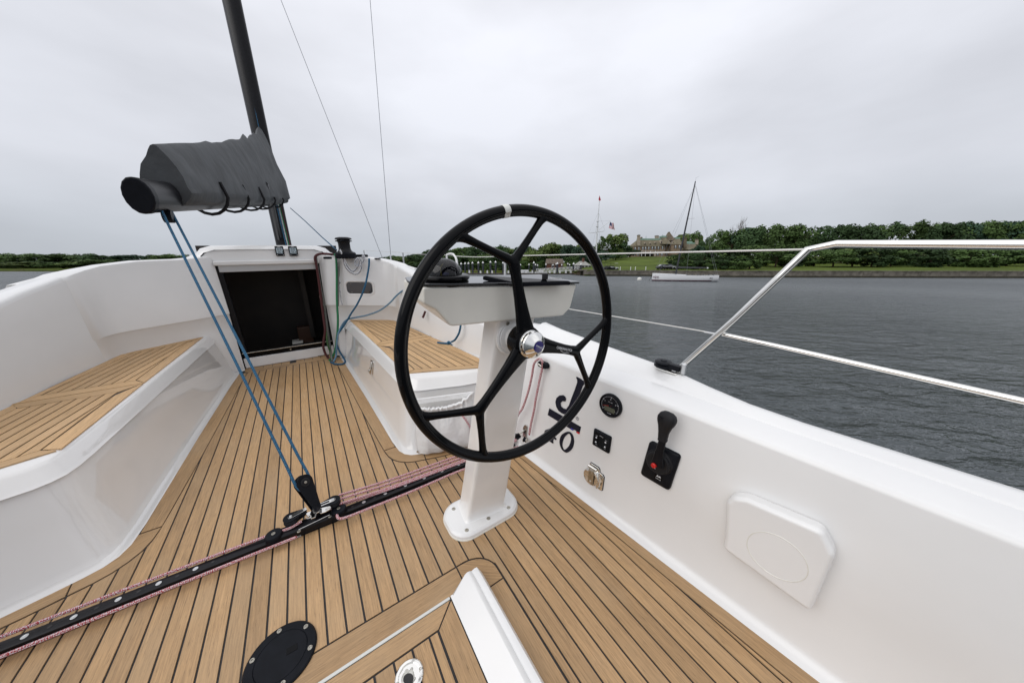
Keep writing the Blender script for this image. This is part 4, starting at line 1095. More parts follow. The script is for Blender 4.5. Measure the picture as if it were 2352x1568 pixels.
for d in (-.016, .016): MB().lathe([(.020, 0), (.018, .003), (.010, .004), (.008, .002), (0, .002)], 24, sh + fn * d, fn if d > 0 else -fn).build('hub_cap', 'black_rubber', mbk); screw(mbk, sh + fn * (d * 1.18), fn if d > 0 else -fn, .006)
MB().lathe([(.015, -.01), (.017, .0), (.012, .022), (0, .024)], 20, P2, ad).build('swivel', 'black_anod', mbk)
# blue sheet: two falls going up to the boom, round the sheave
def dirto(x, y, p): 
    q_ = py(x, y, p.y + .25); return q_
BE = py(340, 455, 2.6); upa = BE + Vector((.04, .16, -.05)); upb = BE + Vector((.03, .02, -.05))
sA = sh + sd * .031 * (1 if (sh + sd).x > sh.x else -1) + ad * .004
sB = sh - sd * .031 * (1 if (sh + sd).x > sh.x else -1) + ad * .004
ra = bez([upa, upa.lerp(sA, .5), upa.lerp(sA, .9), sh + sd * .031 * (1 if (sh + sd).x > sh.x else -1), sh - ad * .030, sh - sd * .031 * (1 if (sh + sd).x > sh.x else -1), upb.lerp(sB, .9), upb.lerp(sB, .5), upb], 10)
o = MB().tube(ra, .0062, 8).build('mainsheet', 'rope_blue', None); tag(o, 'blue mainsheet running through the ratchet block and up out of the left of the photo', 'rope')
# four red and white control lines
def rline(pts, lab, r=.0062, m='rope_red', grp='red and white traveller lines', cat='rope', nm='control_line', k=6):
    o = MB().tube(bez(pts, k), r, 8).build(nm, m, None); tag(o, lab, cat, grp); return o
rline([pz(778, 1137, .07), pz(900, 1100, .055), pz(1010, 1061, .045), pz(1100, 1030, .045), pz(1180, 1003, .05)], 'outermost red and white line forward of the traveller track, furthest from the track')
rline([pz(779, 1146, .07), pz(900, 1108, .05), pz(1020, 1065, .04), pz(1110, 1033, .04), pz(1182, 1006, .045)], 'middle red and white line forward of the traveller track, touching the outermost')
rline([pz(779, 1157, .06), pz(900, 1117, .045), pz(1030, 1069, .036), pz(1090, 1046, .036), pz(1186, 1007, .045)], 'red and white line lying right along the forward edge of the traveller track')
rline([pz(750, 1163, .06), pz(768, 1167, .05), pz(800, 1154, .045), pz(900, 1121, .040), pz(1030, 1073, .034), pz(1090, 1050, .034), pz(1186, 1011, .04)], 'red and white line emerging under the right control block and running beside the track')
rline([tk(cs1 - .03, -.036, .05), pz(786, 1190, .045), pz(850, 1166, .03), pz(950, 1126, .03), pz(1040, 1087, .03), pz(1095, 1066, .03), pz(1190, 1025, .04)], 'single red and white line along the aft edge of the traveller track')
rline([pz(693, 1196, .06), pz(672, 1209, .055), pz(650, 1218, .05), pz(560, 1250, .04), tk(-.75, .042, .03), tk(-1.28, .04, .03)], 'red and white line leaving the left control block toward the photo edge')
rline([pz(680, 1233, .04), pz(655, 1243, .03), pz(560, 1281, .03), tk(-.75, -.04, .025), tk(-1.28, -.04, .025)], 'red and white line low at the left end of the traveller car')
text('track_lettering', 'HARKEN', .013, 'white_print', trk, tk(S(676, 1238, .01)[0], -.0262, .0065), td_, (0, 0, 1), .0002)

# ================================================================ WINCH AND CABIN ROPES
w0 = py(797, 598, 3.74); w0 = Vector((w0.x, 3.78, 1.135))
wi = thing('winch', 'black self tailing winch on the corner of the coaming above the dark window', 'winch', tuple(w0))
MB().lathe([(.100, 0), (.102, .01), (.100, .050), (.092, .060), (.074, .066)], 40, w0).build('base', 'black_plastic', wi)
MB().lathe([(.074, .066), (.062, .080), (.057, .100), (.056, .150), (.060, .165), (.068, .170)], 40, w0).build('drum', 'black_anod', wi)
MB().lathe([(.074, .168), (.080, .172), (.078, .178), (.060, .182), (.060, .186), (.078, .190), (.081, .196), (.072, .206), (.040, .214), (.036, .208), (0, .208)], 40, w0).build('self_tailer', 'black_plastic', wi)
MB().box(w0 + Vector((-.02, -.06, .178)), .030, .045, .02, R(10)).build('stripper_arm', 'black_plastic', wi, bevel=.004)
def wr(pts, r, m, lab, nm='rope', off=.012, k=8, grp=None, plane='w'):
    P = []
    for p in pts:
        if len(p) == 3 and p[2] is not None: P.append(py(p[0], p[1], p[2]))
        else: P.append(wingpt(p[0], p[1], off))
    P = [(v if v.z > r else EYEB + (v - EYEB) * ((r * 1.1 - H) / (v.z - H))) for v in P]
    return rline(P, lab, r, m, grp, 'rope', nm, k)
def q1(x, y, Y=None): return ((840 + x / 3.92) / 1.306, (760 + y / 3.92) / 1.306, Y)
def q0_(x, y, Y=None): return ((840 + x / 3.92) / 1.306, (460 + y / 3.92) / 1.306, Y)
WY = 4.02
wr([q1(640, 15, 3.95), q1(520, 5, 3.99), q1(450, 12, 4.0), q1(412, 50, 4.0), q1(430, 150, 4.01), q1(460, 350, 4.01), q1(485, 550, 4.01), q1(510, 750, 4.0), q1(530, 900, 3.98), q1(515, 1010, 3.97), q1(510, 1100, 3.95), q1(535, 1180, 3.93), q1(575, 1235, 3.92)], .0125, 'rope_maroon', 'thick maroon rope hanging down the companionway post to the floor')
wr([q1(425, 30, 4.03), q1(430, 100, 4.03), q1(480, 400, 4.03), q1(520, 600, 4.03), q1(560, 900, 4.02), q1(590, 1100, 4.0), q1(612, 1260, 3.95)], .010, 'rope_grey', 'dull grey rope running close beside the thick maroon one on the companionway post')
wr([q1(530, 850, 4.0), q1(545, 950, 3.98), q1(560, 1060, 3.96), q1(590, 1160, 3.95), q1(605, 1250, 3.93)], .009, 'rope_green_dark', 'short dark green flecked rope beside the foot of the maroon one')
wr([q1(640, 10, 3.93), q1(660, 60, 3.90), q1(668, 250, 3.89), q1(668, 450, 3.88), q1(672, 620, 3.87), q1(680, 750, 3.86), q1(678, 880, 3.86), q1(668, 1000, 3.87), q1(650, 1130, 3.88), q1(610, 1230, 3.9), q1(580, 1255, 3.9)], .0115, 'rope_green', 'bright green rope hanging from the winch down the white wall to the floor')
wr([q1(650, 30, 3.90), q1(690, 120, 3.89), q1(690, 350, 3.88), q1(685, 620, 3.87)], .008, 'rope_grey', 'thin grey line directly behind the bright green rope')
wr([q1(655, 10, 3.90), q1(678, 60, 3.89), q1(690, 200, 3.89), q1(700, 320, 3.88), q1(712, 345, 3.88), q1(700, 365, 3.88), q1(708, 450, 3.87), q1(718, 540, 3.87), q1(735, 605, 3.86)], .0075, 'rope_bw', 'thin black and white line with a small knot ending halfway down the white wall', grp='black and white lines')
wr([q0_(700, 1130, 3.70), q0_(730, 1190, 3.70), q0_(760, 1260, 3.72), q0_(800, 1330, 3.74), q0_(850, 1385, 3.74), q0_(900, 1350, 3.73), q0_(925, 1290, 3.72), q0_(920, 1240, 3.71), q0_(895, 1250, 3.71), q0_(880, 1290, 3.71), q0_(905, 1330, 3.70), q0_(950, 1320, 3.70), q0_(975, 1280, 3.70), q0_(990, 1230, 3.70), q0_(980, 1200, 3.72), q0_(965, 1230, 3.74)], .0100, 'rope_bw', 'black and white line in small loose loops draped from the winch over the coaming edge', grp='black and white lines')
wr([q0_(745, 1220, 3.72), q0_(760, 1300, 3.72), q0_(800, 1370, 3.72), q0_(860, 1412, 3.72), q0_(910, 1412, 3.71), q0_(945, 1370, 3.70), q0_(955, 1310, 3.70), q0_(940, 1240, 3.70)], .0100, 'rope_bw', 'lower black and white loop hanging deepest from the winch above the dark window', grp='black and white lines')
wr([q1(1048, 60, 3.66), q1(1045, 150, 3.65), q1(1025, 270, 3.64), q1(1000, 380, 3.63), q1(960, 490, 3.66), q1(900, 610, 3.70), q1(840, 700, 3.74), q1(800, 770, 3.78), q1(750, 850, 3.82), q1(700, 920, 3.86), q1(670, 980, 3.87), q1(668, 1060, 3.88), q1(700, 1150, 3.85), q1(750, 1230, 3.82), q1(765, 1275, 3.80), q1(730, 1300, 3.8), q1(650, 1300, 3.83), q1(595, 1275, 3.86)], .0095, 'rope_blue', 'dark blue rope crossing the window and hanging in a loop to the floor', grp='blue ropes')
wr([((1100 + 690 / 5.88) / 1.306, (760 + 640 / 5.88) / 1.306, 3.30), ((1100 + 630 / 5.88) / 1.306, (760 + 660 / 5.88) / 1.306, 3.34), ((1100 + 520 / 5.88) / 1.306, (760 + 750 / 5.88) / 1.306, 3.40), ((1100 + 400 / 5.88) / 1.306, (760 + 880 / 5.88) / 1.306, 3.46), ((1100 + 220 / 5.88) / 1.306, (760 + 1010 / 5.88) / 1.306, 3.56), ((1100 + 0 / 5.88) / 1.306, (760 + 1090 / 5.88) / 1.306, 3.68), q1(930, 745, 3.74), q1(820, 768, 3.79), q1(760, 800, 3.83), q1(710, 880, 3.85), q1(680, 960, 3.84), q1(665, 1100, 3.85), q1(660, 1200, 3.86), q1(630, 1275, 3.86)], .0090, 'rope_lightblue', 'light blue rope sweeping from behind the wheel rim along the wall to the corner', grp='blue ropes')
rline([px_((1180 + x / 3.92) / 1.306, (900 + y / 3.92) / 1.306, X_) for x, y, X_ in ((785, 200, 1.00), (790, 260, .99), (788, 320, .985), (768, 395, .975), (725, 465, .965), (685, 490, .955))], 'blue rope tail dropping from under the instrument pod to a knot on the bench', .0085, 'rope_blue', 'blue ropes')
kk = pz((1180 + 690 / 3.92) / 1.306, (900 + 505 / 3.92) / 1.306, SZ + .018)
P = [kk + Vector((math.sin(t) * .026 + math.sin(2 * t) * .012, math.cos(t) * .02 - math.cos(2 * t) * .014, math.sin(3 * t) * .012)) for t in [i * 2 * math.pi / 22 for i in range(20)]]
tail = [pz((1180 + x / 3.92) / 1.306, (900 + y / 3.92) / 1.306, SZ + .014) for x, y in ((660, 508), (600, 508), (520, 497))]
o = MB().tube(bez(P + tail, 4), .0085, 8).build('knot', 'rope_blue', None); tag(o, 'blue overhand knot with a short tail lying on the teak bench top', 'knot')
wr([((1180 + 375 / 3.92) / 1.306, (900 + 130 / 3.92) / 1.306, 2.8), ((1180 + 365 / 3.92) / 1.306, (900 + 160 / 3.92) / 1.306, 2.8), ((1180 + 345 / 3.92) / 1.306, (900 + 208 / 3.92) / 1.306, 2.8)], .011, 'rope_maroon', 'short maroon line end hanging on the coaming behind the instrument pod')
rline([wq(0, 0, -.4) + Vector((-.20, .05, -.1))] if False else [pa + pd * .27 + pn * .0 + Vector((0, 0, .265)), pa + pd * .30 + pn * .05 + Vector((0, 0, .245)), pa + pd * .33 + pn * .06 + Vector((0, 0, .19)), pa + pd * .35 + pn * .06 + Vector((0, 0, .14))], 'red and white line spilling over the top of the canvas pocket')

# ================================================================ PUSHPIT, LIFELINES, RIGGING
psh = thing('pushpit', 'polished stainless stern rail leaning up from the coaming edge at the right', 'rail', (1.455, .71, .70))
pb0 = pz(1556, 850, .728); pb1 = px_(1690, 731, 1.47); top_ = px_(1862, 567, 1.50); dd = (top_ - pb1) * .5
MB().tube([pb0, pb1, top_ - dd * .06, top_ + Vector((.01, -.06, .01)), top_ + Vector((.01, -.6, .01)), top_ + Vector((-.15, -1.4, .0))], .0125, 16).build('leg', 'chrome', psh)
mm_ = px_(1660, 768, 1.47)
MB().tube([mm_, mm_ + Vector((.0, -.20, .0)), mm_ + Vector((-.02, -.9, 0))], .0095, 14).build('middle_rail', 'chrome', psh)
MB().loft([[pb0 + Vector((x - .012, y + .035, h)) for x, y in rrect(.058, .13, .025)] for h in (-.012, -.004)]).build('foot', 'chrome', psh, bevel=.002)
bp_ = pz(1524, 833, .748)
rb_ = thing('rail_block', 'black sheave block lying on the coaming edge beside the foot of the stern rail', 'block', tuple(bp_))
MB().lathe([(.036, -.020), (.041, -.016), (.041, -.010), (.034, -.005), (.040, .002), (.040, .006), (.034, .010), (.016, .011), (.012, .016), (0, .016)], 36, bp_ + Vector((0, 0, 0))).build('sheave', 'black_plastic', rb_)
MB().box(bp_ + Vector((.0, -.055, -.004)), .035, .06, .028, R(3)).build('arm', 'black_plastic', rb_, bevel=.006)
MB().lathe([(.012, -.022), (.012, .024), (.007, .028), (0, .028)], 16, bp_ + Vector((.004, -.095, .0))).build('shackle_bolt', 'galv', rb_)
SXs = [(1.6, 2.487, 1.184), (1.6, 3.764, 1.154)]
s1_ = px_(1160, 588, 1.60); s2_ = px_(1037, 586, 1.60)
sta = MB().tube([Vector((s1_.x, s1_.y, .66)), s1_ + Vector((0, 0, .008))], .0125, 12).build('stanchion', 'galv', None); tag(sta, 'slim steel stanchion holding the lifeline seen between two wheel spokes', 'stanchion', 'lifeline stanchions')
hp_ = [Vector((1.56, 3.80, .66)), Vector((1.56, 3.80, 1.10)), Vector((1.57, 3.78, 1.155)), Vector((1.60, 3.74, 1.165)), Vector((1.60, 3.66, 1.15)), Vector((1.59, 3.56, 1.06)), Vector((1.57, 3.50, .66))]
sta = MB().tube(bez(hp_, 5), .0135, 12).build('gate_stanchion', 'gelcoat', None); tag(sta, 'white curved gate stanchion rising just behind the compass dome', 'stanchion', 'lifeline stanchions')
s3_ = Vector((1.50, 5.6, 1.13)); s4_ = Vector((1.2, 7.6, 1.13))
for p, lb in ((s3_, 'slim lifeline stanchion above the coaming between the winch and the trees'), (s4_, 'furthest slim lifeline stanchion forward of the coaming')):
    sta = MB().tube([Vector((p.x, p.y, .62)), p], .0125, 8).build('stanchion', 'galv', None); tag(sta, lb, 'stanchion', 'lifeline stanchions')
top_end = top_ - dd * .06
def cat_(a, b, sag=.0): return [a.lerp(b, t) - Vector((0, 0, sag * 4 * t * (1 - t))) for t in (0, .1, .25, .4, .5, .6, .75, .9, 1)]
ul = cat_(s4_, s3_) + cat_(s3_, s2_, .01)[1:] + cat_(s2_ - Vector((0, 0, .006)), s1_, .012)[1:] + cat_(s1_, top_end, .0)[1:]
o = MB().tube(ul, .0036, 8).build('upper_lifeline', 'lifeline', None); tag(o, 'upper white lifeline crossing in front of the shore trees and mansion', 'lifeline')
l1 = px_(1310, 710, 1.50); l2 = px_(1652, 768, 1.47)
o = MB().tube([Vector((1.59, 3.56, .86)), Vector((1.6, s1_.y, .87)), l1, px_(1480, 738, 1.485), px_(1600, 758, 1.475), l2], .0026, 8).build('lower_lifeline', 'lifeline', None); tag(o, 'lower white lifeline running over the dark water to the stern rail', 'lifeline')
o = MB().tube([px_(1618, 762.5, 1.474), l2], .0045, 8).build('lifeline_fitting', 'galv', None); tag(o, 'silver end fitting joining the lower lifeline to the stern rail', 'fitting')
# shrouds
ch1 = py(879, 594, 6.6); ch2 = py(899, 607, 6.0)
t1 = py(653, 20, 7.2); t2 = py(850, 0, 6.3)
o = MB().tube([ch1 - (t1 - ch1) * .02, ch1, t1, t1 + (t1 - ch1) * 1.1], .0045, 6).build('shroud', 'wire', None); tag(o, 'thin wire shroud slanting up to the upper left corner of the sky', 'shroud', 'wire shrouds')
o = MB().tube([ch2 - (t2 - ch2) * .01, ch2, t2, t2 + (t2 - ch2) * 1.1], .0045, 6).build('shroud', 'wire', None); tag(o, 'thin nearly upright wire shroud meeting the deck at the tree line', 'shroud', 'wire shrouds')
for c_, lb in ((ch2, 'short silver turnbuckle at the foot of the upright shroud'),):
    o = MB().lathe([(.012, -.06), (.014, .0), (.012, .16), (.006, .17)], 10, c_).build('turnbuckle', 'galv', None); tag(o, lb, 'turnbuckle')
o = MB().tube([py(667, 478, 7.1), py(700, 507, 6.1), py(740, 545, 4.9), py(773, 574, 3.82)], .0062, 6).build('mainsheet_tail', 'rope_blue', None); tag(o, 'taut dark line slanting from the sail cover down to the winch', 'rope')
# deck track and clutter beside the winch
tr0, tr1 = py(845, 590, 3.9), py(902, 602, 5.2)
o = MB().tube([tr0, tr1], .016, 6).build('deck_track', 'galv', None); tag(o, 'short silver sheet track on the side deck behind the winch', 'track')
o = MB().box(w0 + Vector((.16, .04, .02)), .12, .05, .03, R(-30)).build('rope_clutch', 'black_plastic', None, bevel=.006); tag(o, 'small black rope clutch on the coaming just right of the winch', 'clutch')
o = MB().box(w0 + Vector((-.17, .02, .006)), .07, .05, .022, R(-30)).build('deck_organiser', 'black_plastic', None, bevel=.008); tag(o, 'low black deck fitting on the coaming just left of the winch', 'deck fitting')
o = MB().box(wingpt(868, 594, .0) + Vector((0, .02, 0)), .06, .02, .012, math.atan2(wt.y, wt.x)).build('coaming_slot', 'black_rubber', None); tag(o, 'thin black slot plate on the top edge of the white coaming wall', 'plate')
# mast, boom and sail cover
mst = thing('mast', 'dark carbon mast with green and black halyards seen at the left edge above the cabin', 'mast', (CX - .02, 7.8, .6))
MB().lathe([(.10, 0), (.10, 18)], 20, (CX + .045, 7.8, .6), (0, -.01, 1), sy=1.5).build('mast_tube', 'black_anod', mst)
for i, (m_, dx) in enumerate((('rope_green', .118), ('rope_bw', .095), ('rope_maroon', .135), ('rope_blue', .07))):
    MB().tube([(CX + dx + .015, 7.62, 1.1), (CX + dx * .75, 7.66, 3), (CX + dx * .6, 7.7, 12)], .011, 6).build('halyard', m_, mst)
MB().tube([(CX, 7.6, 1.35), (CX + .04, 6.2, 1.9), (CX + .03, 5.8, 2.06)], .035, 10).build('vang', 'black_anod', mst)
bm = thing('boom', 'dark grey sail cover packed along the boom at the left edge of the photo', 'boom', tuple(BE))
bA = Vector((CX + .05, 7.6, 2.02)); bB = BE + Vector((0, -.1, 0)); bd = (bB - bA).normalized(); bs = bd.cross(Vector((0, 0, 1))).normalized(); bu = bs.cross(bd)
MB().loft([[c_ + bs * (.055 * math.cos(a)) + bu * (.085 * math.sin(a)) for a in [2 * math.pi * i / 16 for i in range(16)]] for c_ in (bA, bB)]).build('boom_tube', 'black_anod', bm, bevel=.01)
rings = []
for i in range(26):
    t_ = i / 25; c_ = bA.lerp(bB, t_ * .93) + Vector((0, 0, .06))
    hh = (1.12 - .90 * t_ ** .75) * (1 + .12 * noise.noise(Vector((i * .6, 4, 0)))); w_ = .245 - .14 * t_ ** .6 + .02 * noise.noise(Vector((i * .9, 0, 0)))
    rings.append([c_ + bs * (w_ * math.cos(a) * (1 - .45 * max(0, math.sin(a))) * (1 + .28 * noise.noise(Vector((i * .5, a * 2.2, 1))))) + Vector((0, 0, hh * math.sin(a) if math.sin(a) > 0 else .12 * math.sin(a))) for a in [2 * math.pi * k / 24 for k in range(24)]])
MB().loft(rings).build('sail_cover', 'sail_bag', bm)
for t_ in (.15, .32, .5, .68, .84):
    c_ = bA.lerp(bB, t_ * .93); w_ = .255 - .14 * t_ ** .6
    MB().tube([c_ + bs * (w_ * math.cos(R(q)) * (1 if q > 180 else .9)) + Vector((0, 0, .04 + (.30 * (1 - .5 * t_) if q < 180 else .16) * math.sin(R(q)))) for q in range(150, 391, 20)], .012, 6).build('strap', 'black_rubber', bm)
MB().loft([[bB + bd * d_ + bs * (.058 * math.cos(a)) + bu * (.088 * math.sin(a)) for a in [2 * math.pi * i / 16 for i in range(16)]] for d_ in (-.03, .03)]).build('boom_end', 'black_plastic', bm, bevel=.01)
MB().lathe([(.02, -.02), (.035, -.02), (.035, .02), (.02, .02)], 16, BE + Vector((.035, .09, -.085)), (1, 0, 0)).build('boom_block', 'black_plastic', bm)
# ================================================================ everything built in boat axes now rides with the yacht
for o in BOATS:
    o.matrix_basis = BOAT @ Matrix.Translation(o.location)

# ================================================================ WATER AND SHORE (level world: Z up, water at 0)
m = bpy.data.materials.new('water'); m.use_nodes = True; MT['water'] = m
t = m.node_tree; b = t.nodes['Principled BSDF']; L = t.links.new
b.inputs['Base Color'].default_value = (.058, .069, .075, 1); b.inputs['Roughness'].default_value = .14; b.inputs['IOR'].default_value = 1.33
b.inputs['Specular IOR Level'].default_value = .5
geo = nd(m, 'ShaderNodeNewGeometry')
ln_ = nd(m, 'ShaderNodeVectorMath', operation='LENGTH'); L(geo.outputs['Position'], ln_.inputs[0])
rg_ = nd(m, 'ShaderNodeMapRange'); rg_.inputs['From Min'].default_value = 6; rg_.inputs['From Max'].default_value = 60; rg_.inputs['To Min'].default_value = .08; rg_.inputs['To Max'].default_value = .38
L(ln_.outputs['Value'], rg_.inputs['Value']); L(rg_.outputs['Result'], b.inputs['Roughness'])
hs_ = []
for sc_v, loc, scl, det, amp, dist in (((.55, 1.25, 1), (0, 0, 0), 1.15, 5, .17, .5), ((1.0, 1.9, 1), (5, 3, 0), 2.6, 4, .075, .4), ((.08, .2, 1), (9, 1, 0), .5, 2, .22, 0)):
    mp_ = nd(m, 'ShaderNodeMapping'); mp_.inputs['Scale'].default_value = sc_v; mp_.inputs['Location'].default_value = loc; mp_.inputs['Rotation'].default_value = (0, 0, R(-18))
    L(geo.outputs['Position'], mp_.inputs[0])
    n = nd(m, 'ShaderNodeTexNoise'); n.inputs['Scale'].default_value = scl; n.inputs['Detail'].default_value = det; n.inputs['Distortion'].default_value = dist; n.inputs['Roughness'].default_value = .55
    L(mp_.outputs[0], n.inputs['Vector'])
    q = nd(m, 'ShaderNodeMath', operation='MULTIPLY'); q.inputs[1].default_value = amp; L(n.outputs['Fac'], q.inputs[0]); hs_.append(q)
a1 = nd(m, 'ShaderNodeMath', operation='ADD'); L(hs_[0].outputs[0], a1.inputs[0]); L(hs_[1].outputs[0], a1.inputs[1])
a2 = nd(m, 'ShaderNodeMath', operation='ADD'); L(a1.outputs[0], a2.inputs[0]); L(hs_[2].outputs[0], a2.inputs[1])
bp = nd(m, 'ShaderNodeBump'); bp.inputs['Strength'].default_value = 1; bp.inputs['Distance'].default_value = 2.8
wp_ = nd(m, 'ShaderNodeTexNoise'); wp_.inputs['Scale'].default_value = .035; wp_.inputs['Detail'].default_value = 3; L(geo.outputs['Position'], wp_.inputs['Vector'])
wr_ = nd(m, 'ShaderNodeMapRange'); wr_.inputs['From Min'].default_value = .35; wr_.inputs['From Max'].default_value = .65; wr_.inputs['To Min'].default_value = .65; wr_.inputs['To Max'].default_value = 1.25
L(wp_.outputs['Fac'], wr_.inputs['Value']); L(wr_.outputs['Result'], bp.inputs['Strength'])
L(a2.outputs[0], bp.inputs['Height']); L(bp.outputs['Normal'], b.inputs['Normal'])
w = MB(); w.v = [Vector(p) for p in ((-2500, -600, 0), (2500, -600, 0), (2500, 2400, 0), (-2500, 2400, 0))]; w.face((0, 1, 2, 3))
tag(w.build('water', 'water'), None, kind='structure', boat=False)

mat('grass_lawn', (.072, .100, .016), .95, var=(.10, .62, 1.35, 8), spec=.1)
mat('shore', (.16, .12, .085), .95, var=(.5, .7, 1.2, 5), spec=.1)
mat('wall_stone', (.17, .155, .13), .9, var=(1.2, .55, 1.25, 8), spec=.2)
mat('wall_weed', (.035, .032, .018), .8, var=(1.5, .6, 1.3, 5))
mat('castle_stone', (.235, .175, .125), .9, var=(.5, .75, 1.2, 6), spec=.1)
mat('castle_pale', (.36, .31, .25), .9, var=(.6, .8, 1.15, 6), spec=.1)
mat('castle_roof', (.175, .155, .11), .9, var=(.35, .78, 1.2, 6), spec=.1)
mat('castle_tower', (.16, .13, .095), .9, var=(.35, .78, 1.2, 6), spec=.1)
mat('copper_green', (.20, .31, .255), .8, var=(.5, .8, 1.15, 4), spec=.2)
mat('shutter', (.02, .02, .025), .7)
mat('window_white', (.55, .58, .60), .4)
mat('awning', (.75, .75, .73), .7)
mat('dark_void', (.012, .012, .012), .8)
mat('pile', (.022, .026, .036), .7, var=(1, .7, 1.3, 3))
mat('pile_cap', (.75, .75, .75), .5)
mat('white_paint', (.62, .63, .64), .6)
mat('dock_wood', (.10, .085, .07), .9, var=(1, .6, 1.3, 4))
mat('shed_wood', (.13, .055, .04), .9, var=(1, .7, 1.3, 4))
mat('shingle', (.13, .105, .085), .95, var=(1.5, .7, 1.3, 5))
mat('slate_pale', (.30, .30, .28), .9, var=(1.5, .8, 1.2, 5))
mat('trunk', (.07, .05, .035), .95, var=(1.5, .6, 1.3, 4), spec=.1)
mat('twig', (.16, .14, .125), .95, spec=.1)
mat('boat_white', (.74, .75, .77), .25, coat=.5)
mat('boat_stripe', (.10, .02, .045), .4)
mat('boat_under', (.03, .012, .02), .5)
mat('spar', (.02, .022, .028), .45)
mat('flag_red', (.40, .03, .05), .8)
mat('flag_white', (.62, .62, .64), .8)
mat('flag_blue', (.02, .03, .12), .8)
mat('buoy', (.70, .70, .66), .6)
mat('cart_dark', (.03, .033, .035), .5)
mat('cart_glass', (.05, .06, .07), .1, coat=1)

def sm(a, b_, x):
    t = max(0, min(1, (x - a) / (b_ - a))); return t * t * (3 - 2 * t)
def shoreD(az):                                  # distance of the waterline at picture column az
    return interp([(-1500, 190), (300, 190), (700, 170), (980, 140), (1240, 124), (1330, 100), (1345, 85), (1480, 83), (1560, 77), (1700, 72), (2400, 66), (3500, 60)], az)
def xcol(X, D): return 1176 + X / D * FPX * 1.026
def terr(X, D):
    c = xcol(X, D); s = D - shoreD(c)
    if s < 0: return -1.0
    base = 1.45 if c > 1335 else .9
    z = base + .6 * sm(0, 25, s)
    hill = sm(1325, 1440, c)
    z += hill * 7.9 * sm(6, 155, s) + 1.3 * sm(10, 60, s) * (1 - hill)
    z += 5 * sm(60, 220, s) * (1 - hill)
    z += .25 * noise.noise(Vector((X * .05, D * .05, 0))) * sm(3, 15, s)
    return z
mb = MB(); cols = list(range(-1500, 3501, 50)); cols = sorted(set(cols + list(range(1300, 1740, 12)))); rows = [0, .01, 3, 8, 15, 25, 36, 48, 62, 78, 95, 115, 135, 160, 200, 260, 340, 500]
for c in cols:
    for s in rows:
        D = shoreD(c) + s; X = (c - 1176) / (FPX * 1.026) * D
        mb.v.append(Vector((X, D, terr(X, D + .02) if s > 0 else -1)))
nr = len(rows)
for i in range(len(cols) - 1):
    for j in range(nr - 1):
        mb.face((i * nr + j, (i + 1) * nr + j, (i + 1) * nr + j + 1, i * nr + j + 1), smooth=j > 0)
o = mb.build('lawn_ground', 'grass_lawn', sharp=60); tag(o, None, kind='structure', boat=False)

# seawall of stones: courses of blocks along the water on the right
swall = thing('seawall', 'low weathered grey stone seawall with dark weed at the waterline under the green lawn', 'wall', (40, 75, 0), boat=False)
def shore_pt(c, off=0):
    D = shoreD(c) + off; return Vector(((c - 1176) / (FPX * 1.026) * D, D, 0))
rnd = random.Random(3)
cc_ = 1338
segs = []
while cc_ < 2500:
    st_ = (3 + rnd.random() * 1.5) * (1 if cc_ < 1705 else 6); segs.append((cc_, cc_ + st_)); cc_ += st_
weed = MB(); capst = MB()
for a, b_ in segs:
    A, B_ = shore_pt(a, -.35), shore_pt(b_, -.35); d_ = (B_ - A); nn = Vector((d_.y, -d_.x, 0)).normalized()
    for k, (z0, z1) in enumerate(((.38, .82), (.84, 1.30))):
        off = nn * rnd.uniform(-.03, .06); g_ = d_ * .012
        mbb = MB().prism([A + g_ + off + Vector((0, 0, z0)), B_ - g_ + off + Vector((0, 0, z0)), B_ - g_ + off + Vector((0, 0, z1)), A + g_ + off + Vector((0, 0, z1))], -nn * .35)
        mbb.build('stone', 'wall_stone', swall)
for c in range(1338, 2501, 20):
    A, B_ = shore_pt(c, -.30), shore_pt(c + 20, -.30)
    d_ = (B_ - A); nn = Vector((d_.y, -d_.x, 0)).normalized()
    weed.prism([A + Vector((0, 0, -.5)), B_ + Vector((0, 0, -.5)), B_ + Vector((0, 0, .38)), A + Vector((0, 0, .38))], nn * .12)
    capst.prism([A + Vector((0, 0, 1.30)), B_ + Vector((0, 0, 1.30)), B_ + Vector((0, 0, 1.50)), A + Vector((0, 0, 1.50))], nn * .2)
    capst.prism([A + Vector((0, 0, -.4)), B_ + Vector((0, 0, -.4)), B_ + Vector((0, 0, 1.49)), A + Vector((0, 0, 1.49))], -nn * .2)
weed.build('weed_band', 'wall_weed', swall); capst.build('coping', 'wall_stone', swall)
# lower shore bank behind the docks
bank = MB()
for c in range(-1500, 1338, 25):
    A, B_ = shore_pt(c, -.3), shore_pt(c + 25, -.3); h = .95 + .25 * noise.noise(Vector((c * .02, 0, 0)))
    bank.prism([A + Vector((0, 0, -.4)), B_ + Vector((0, 0, -.4)), B_ + Vector((0, .8, h)), A + Vector((0, .8, h))], (0, .6, 0))
o = bank.build('shore_bank', 'shore'); tag(o, None, kind='structure', boat=False)

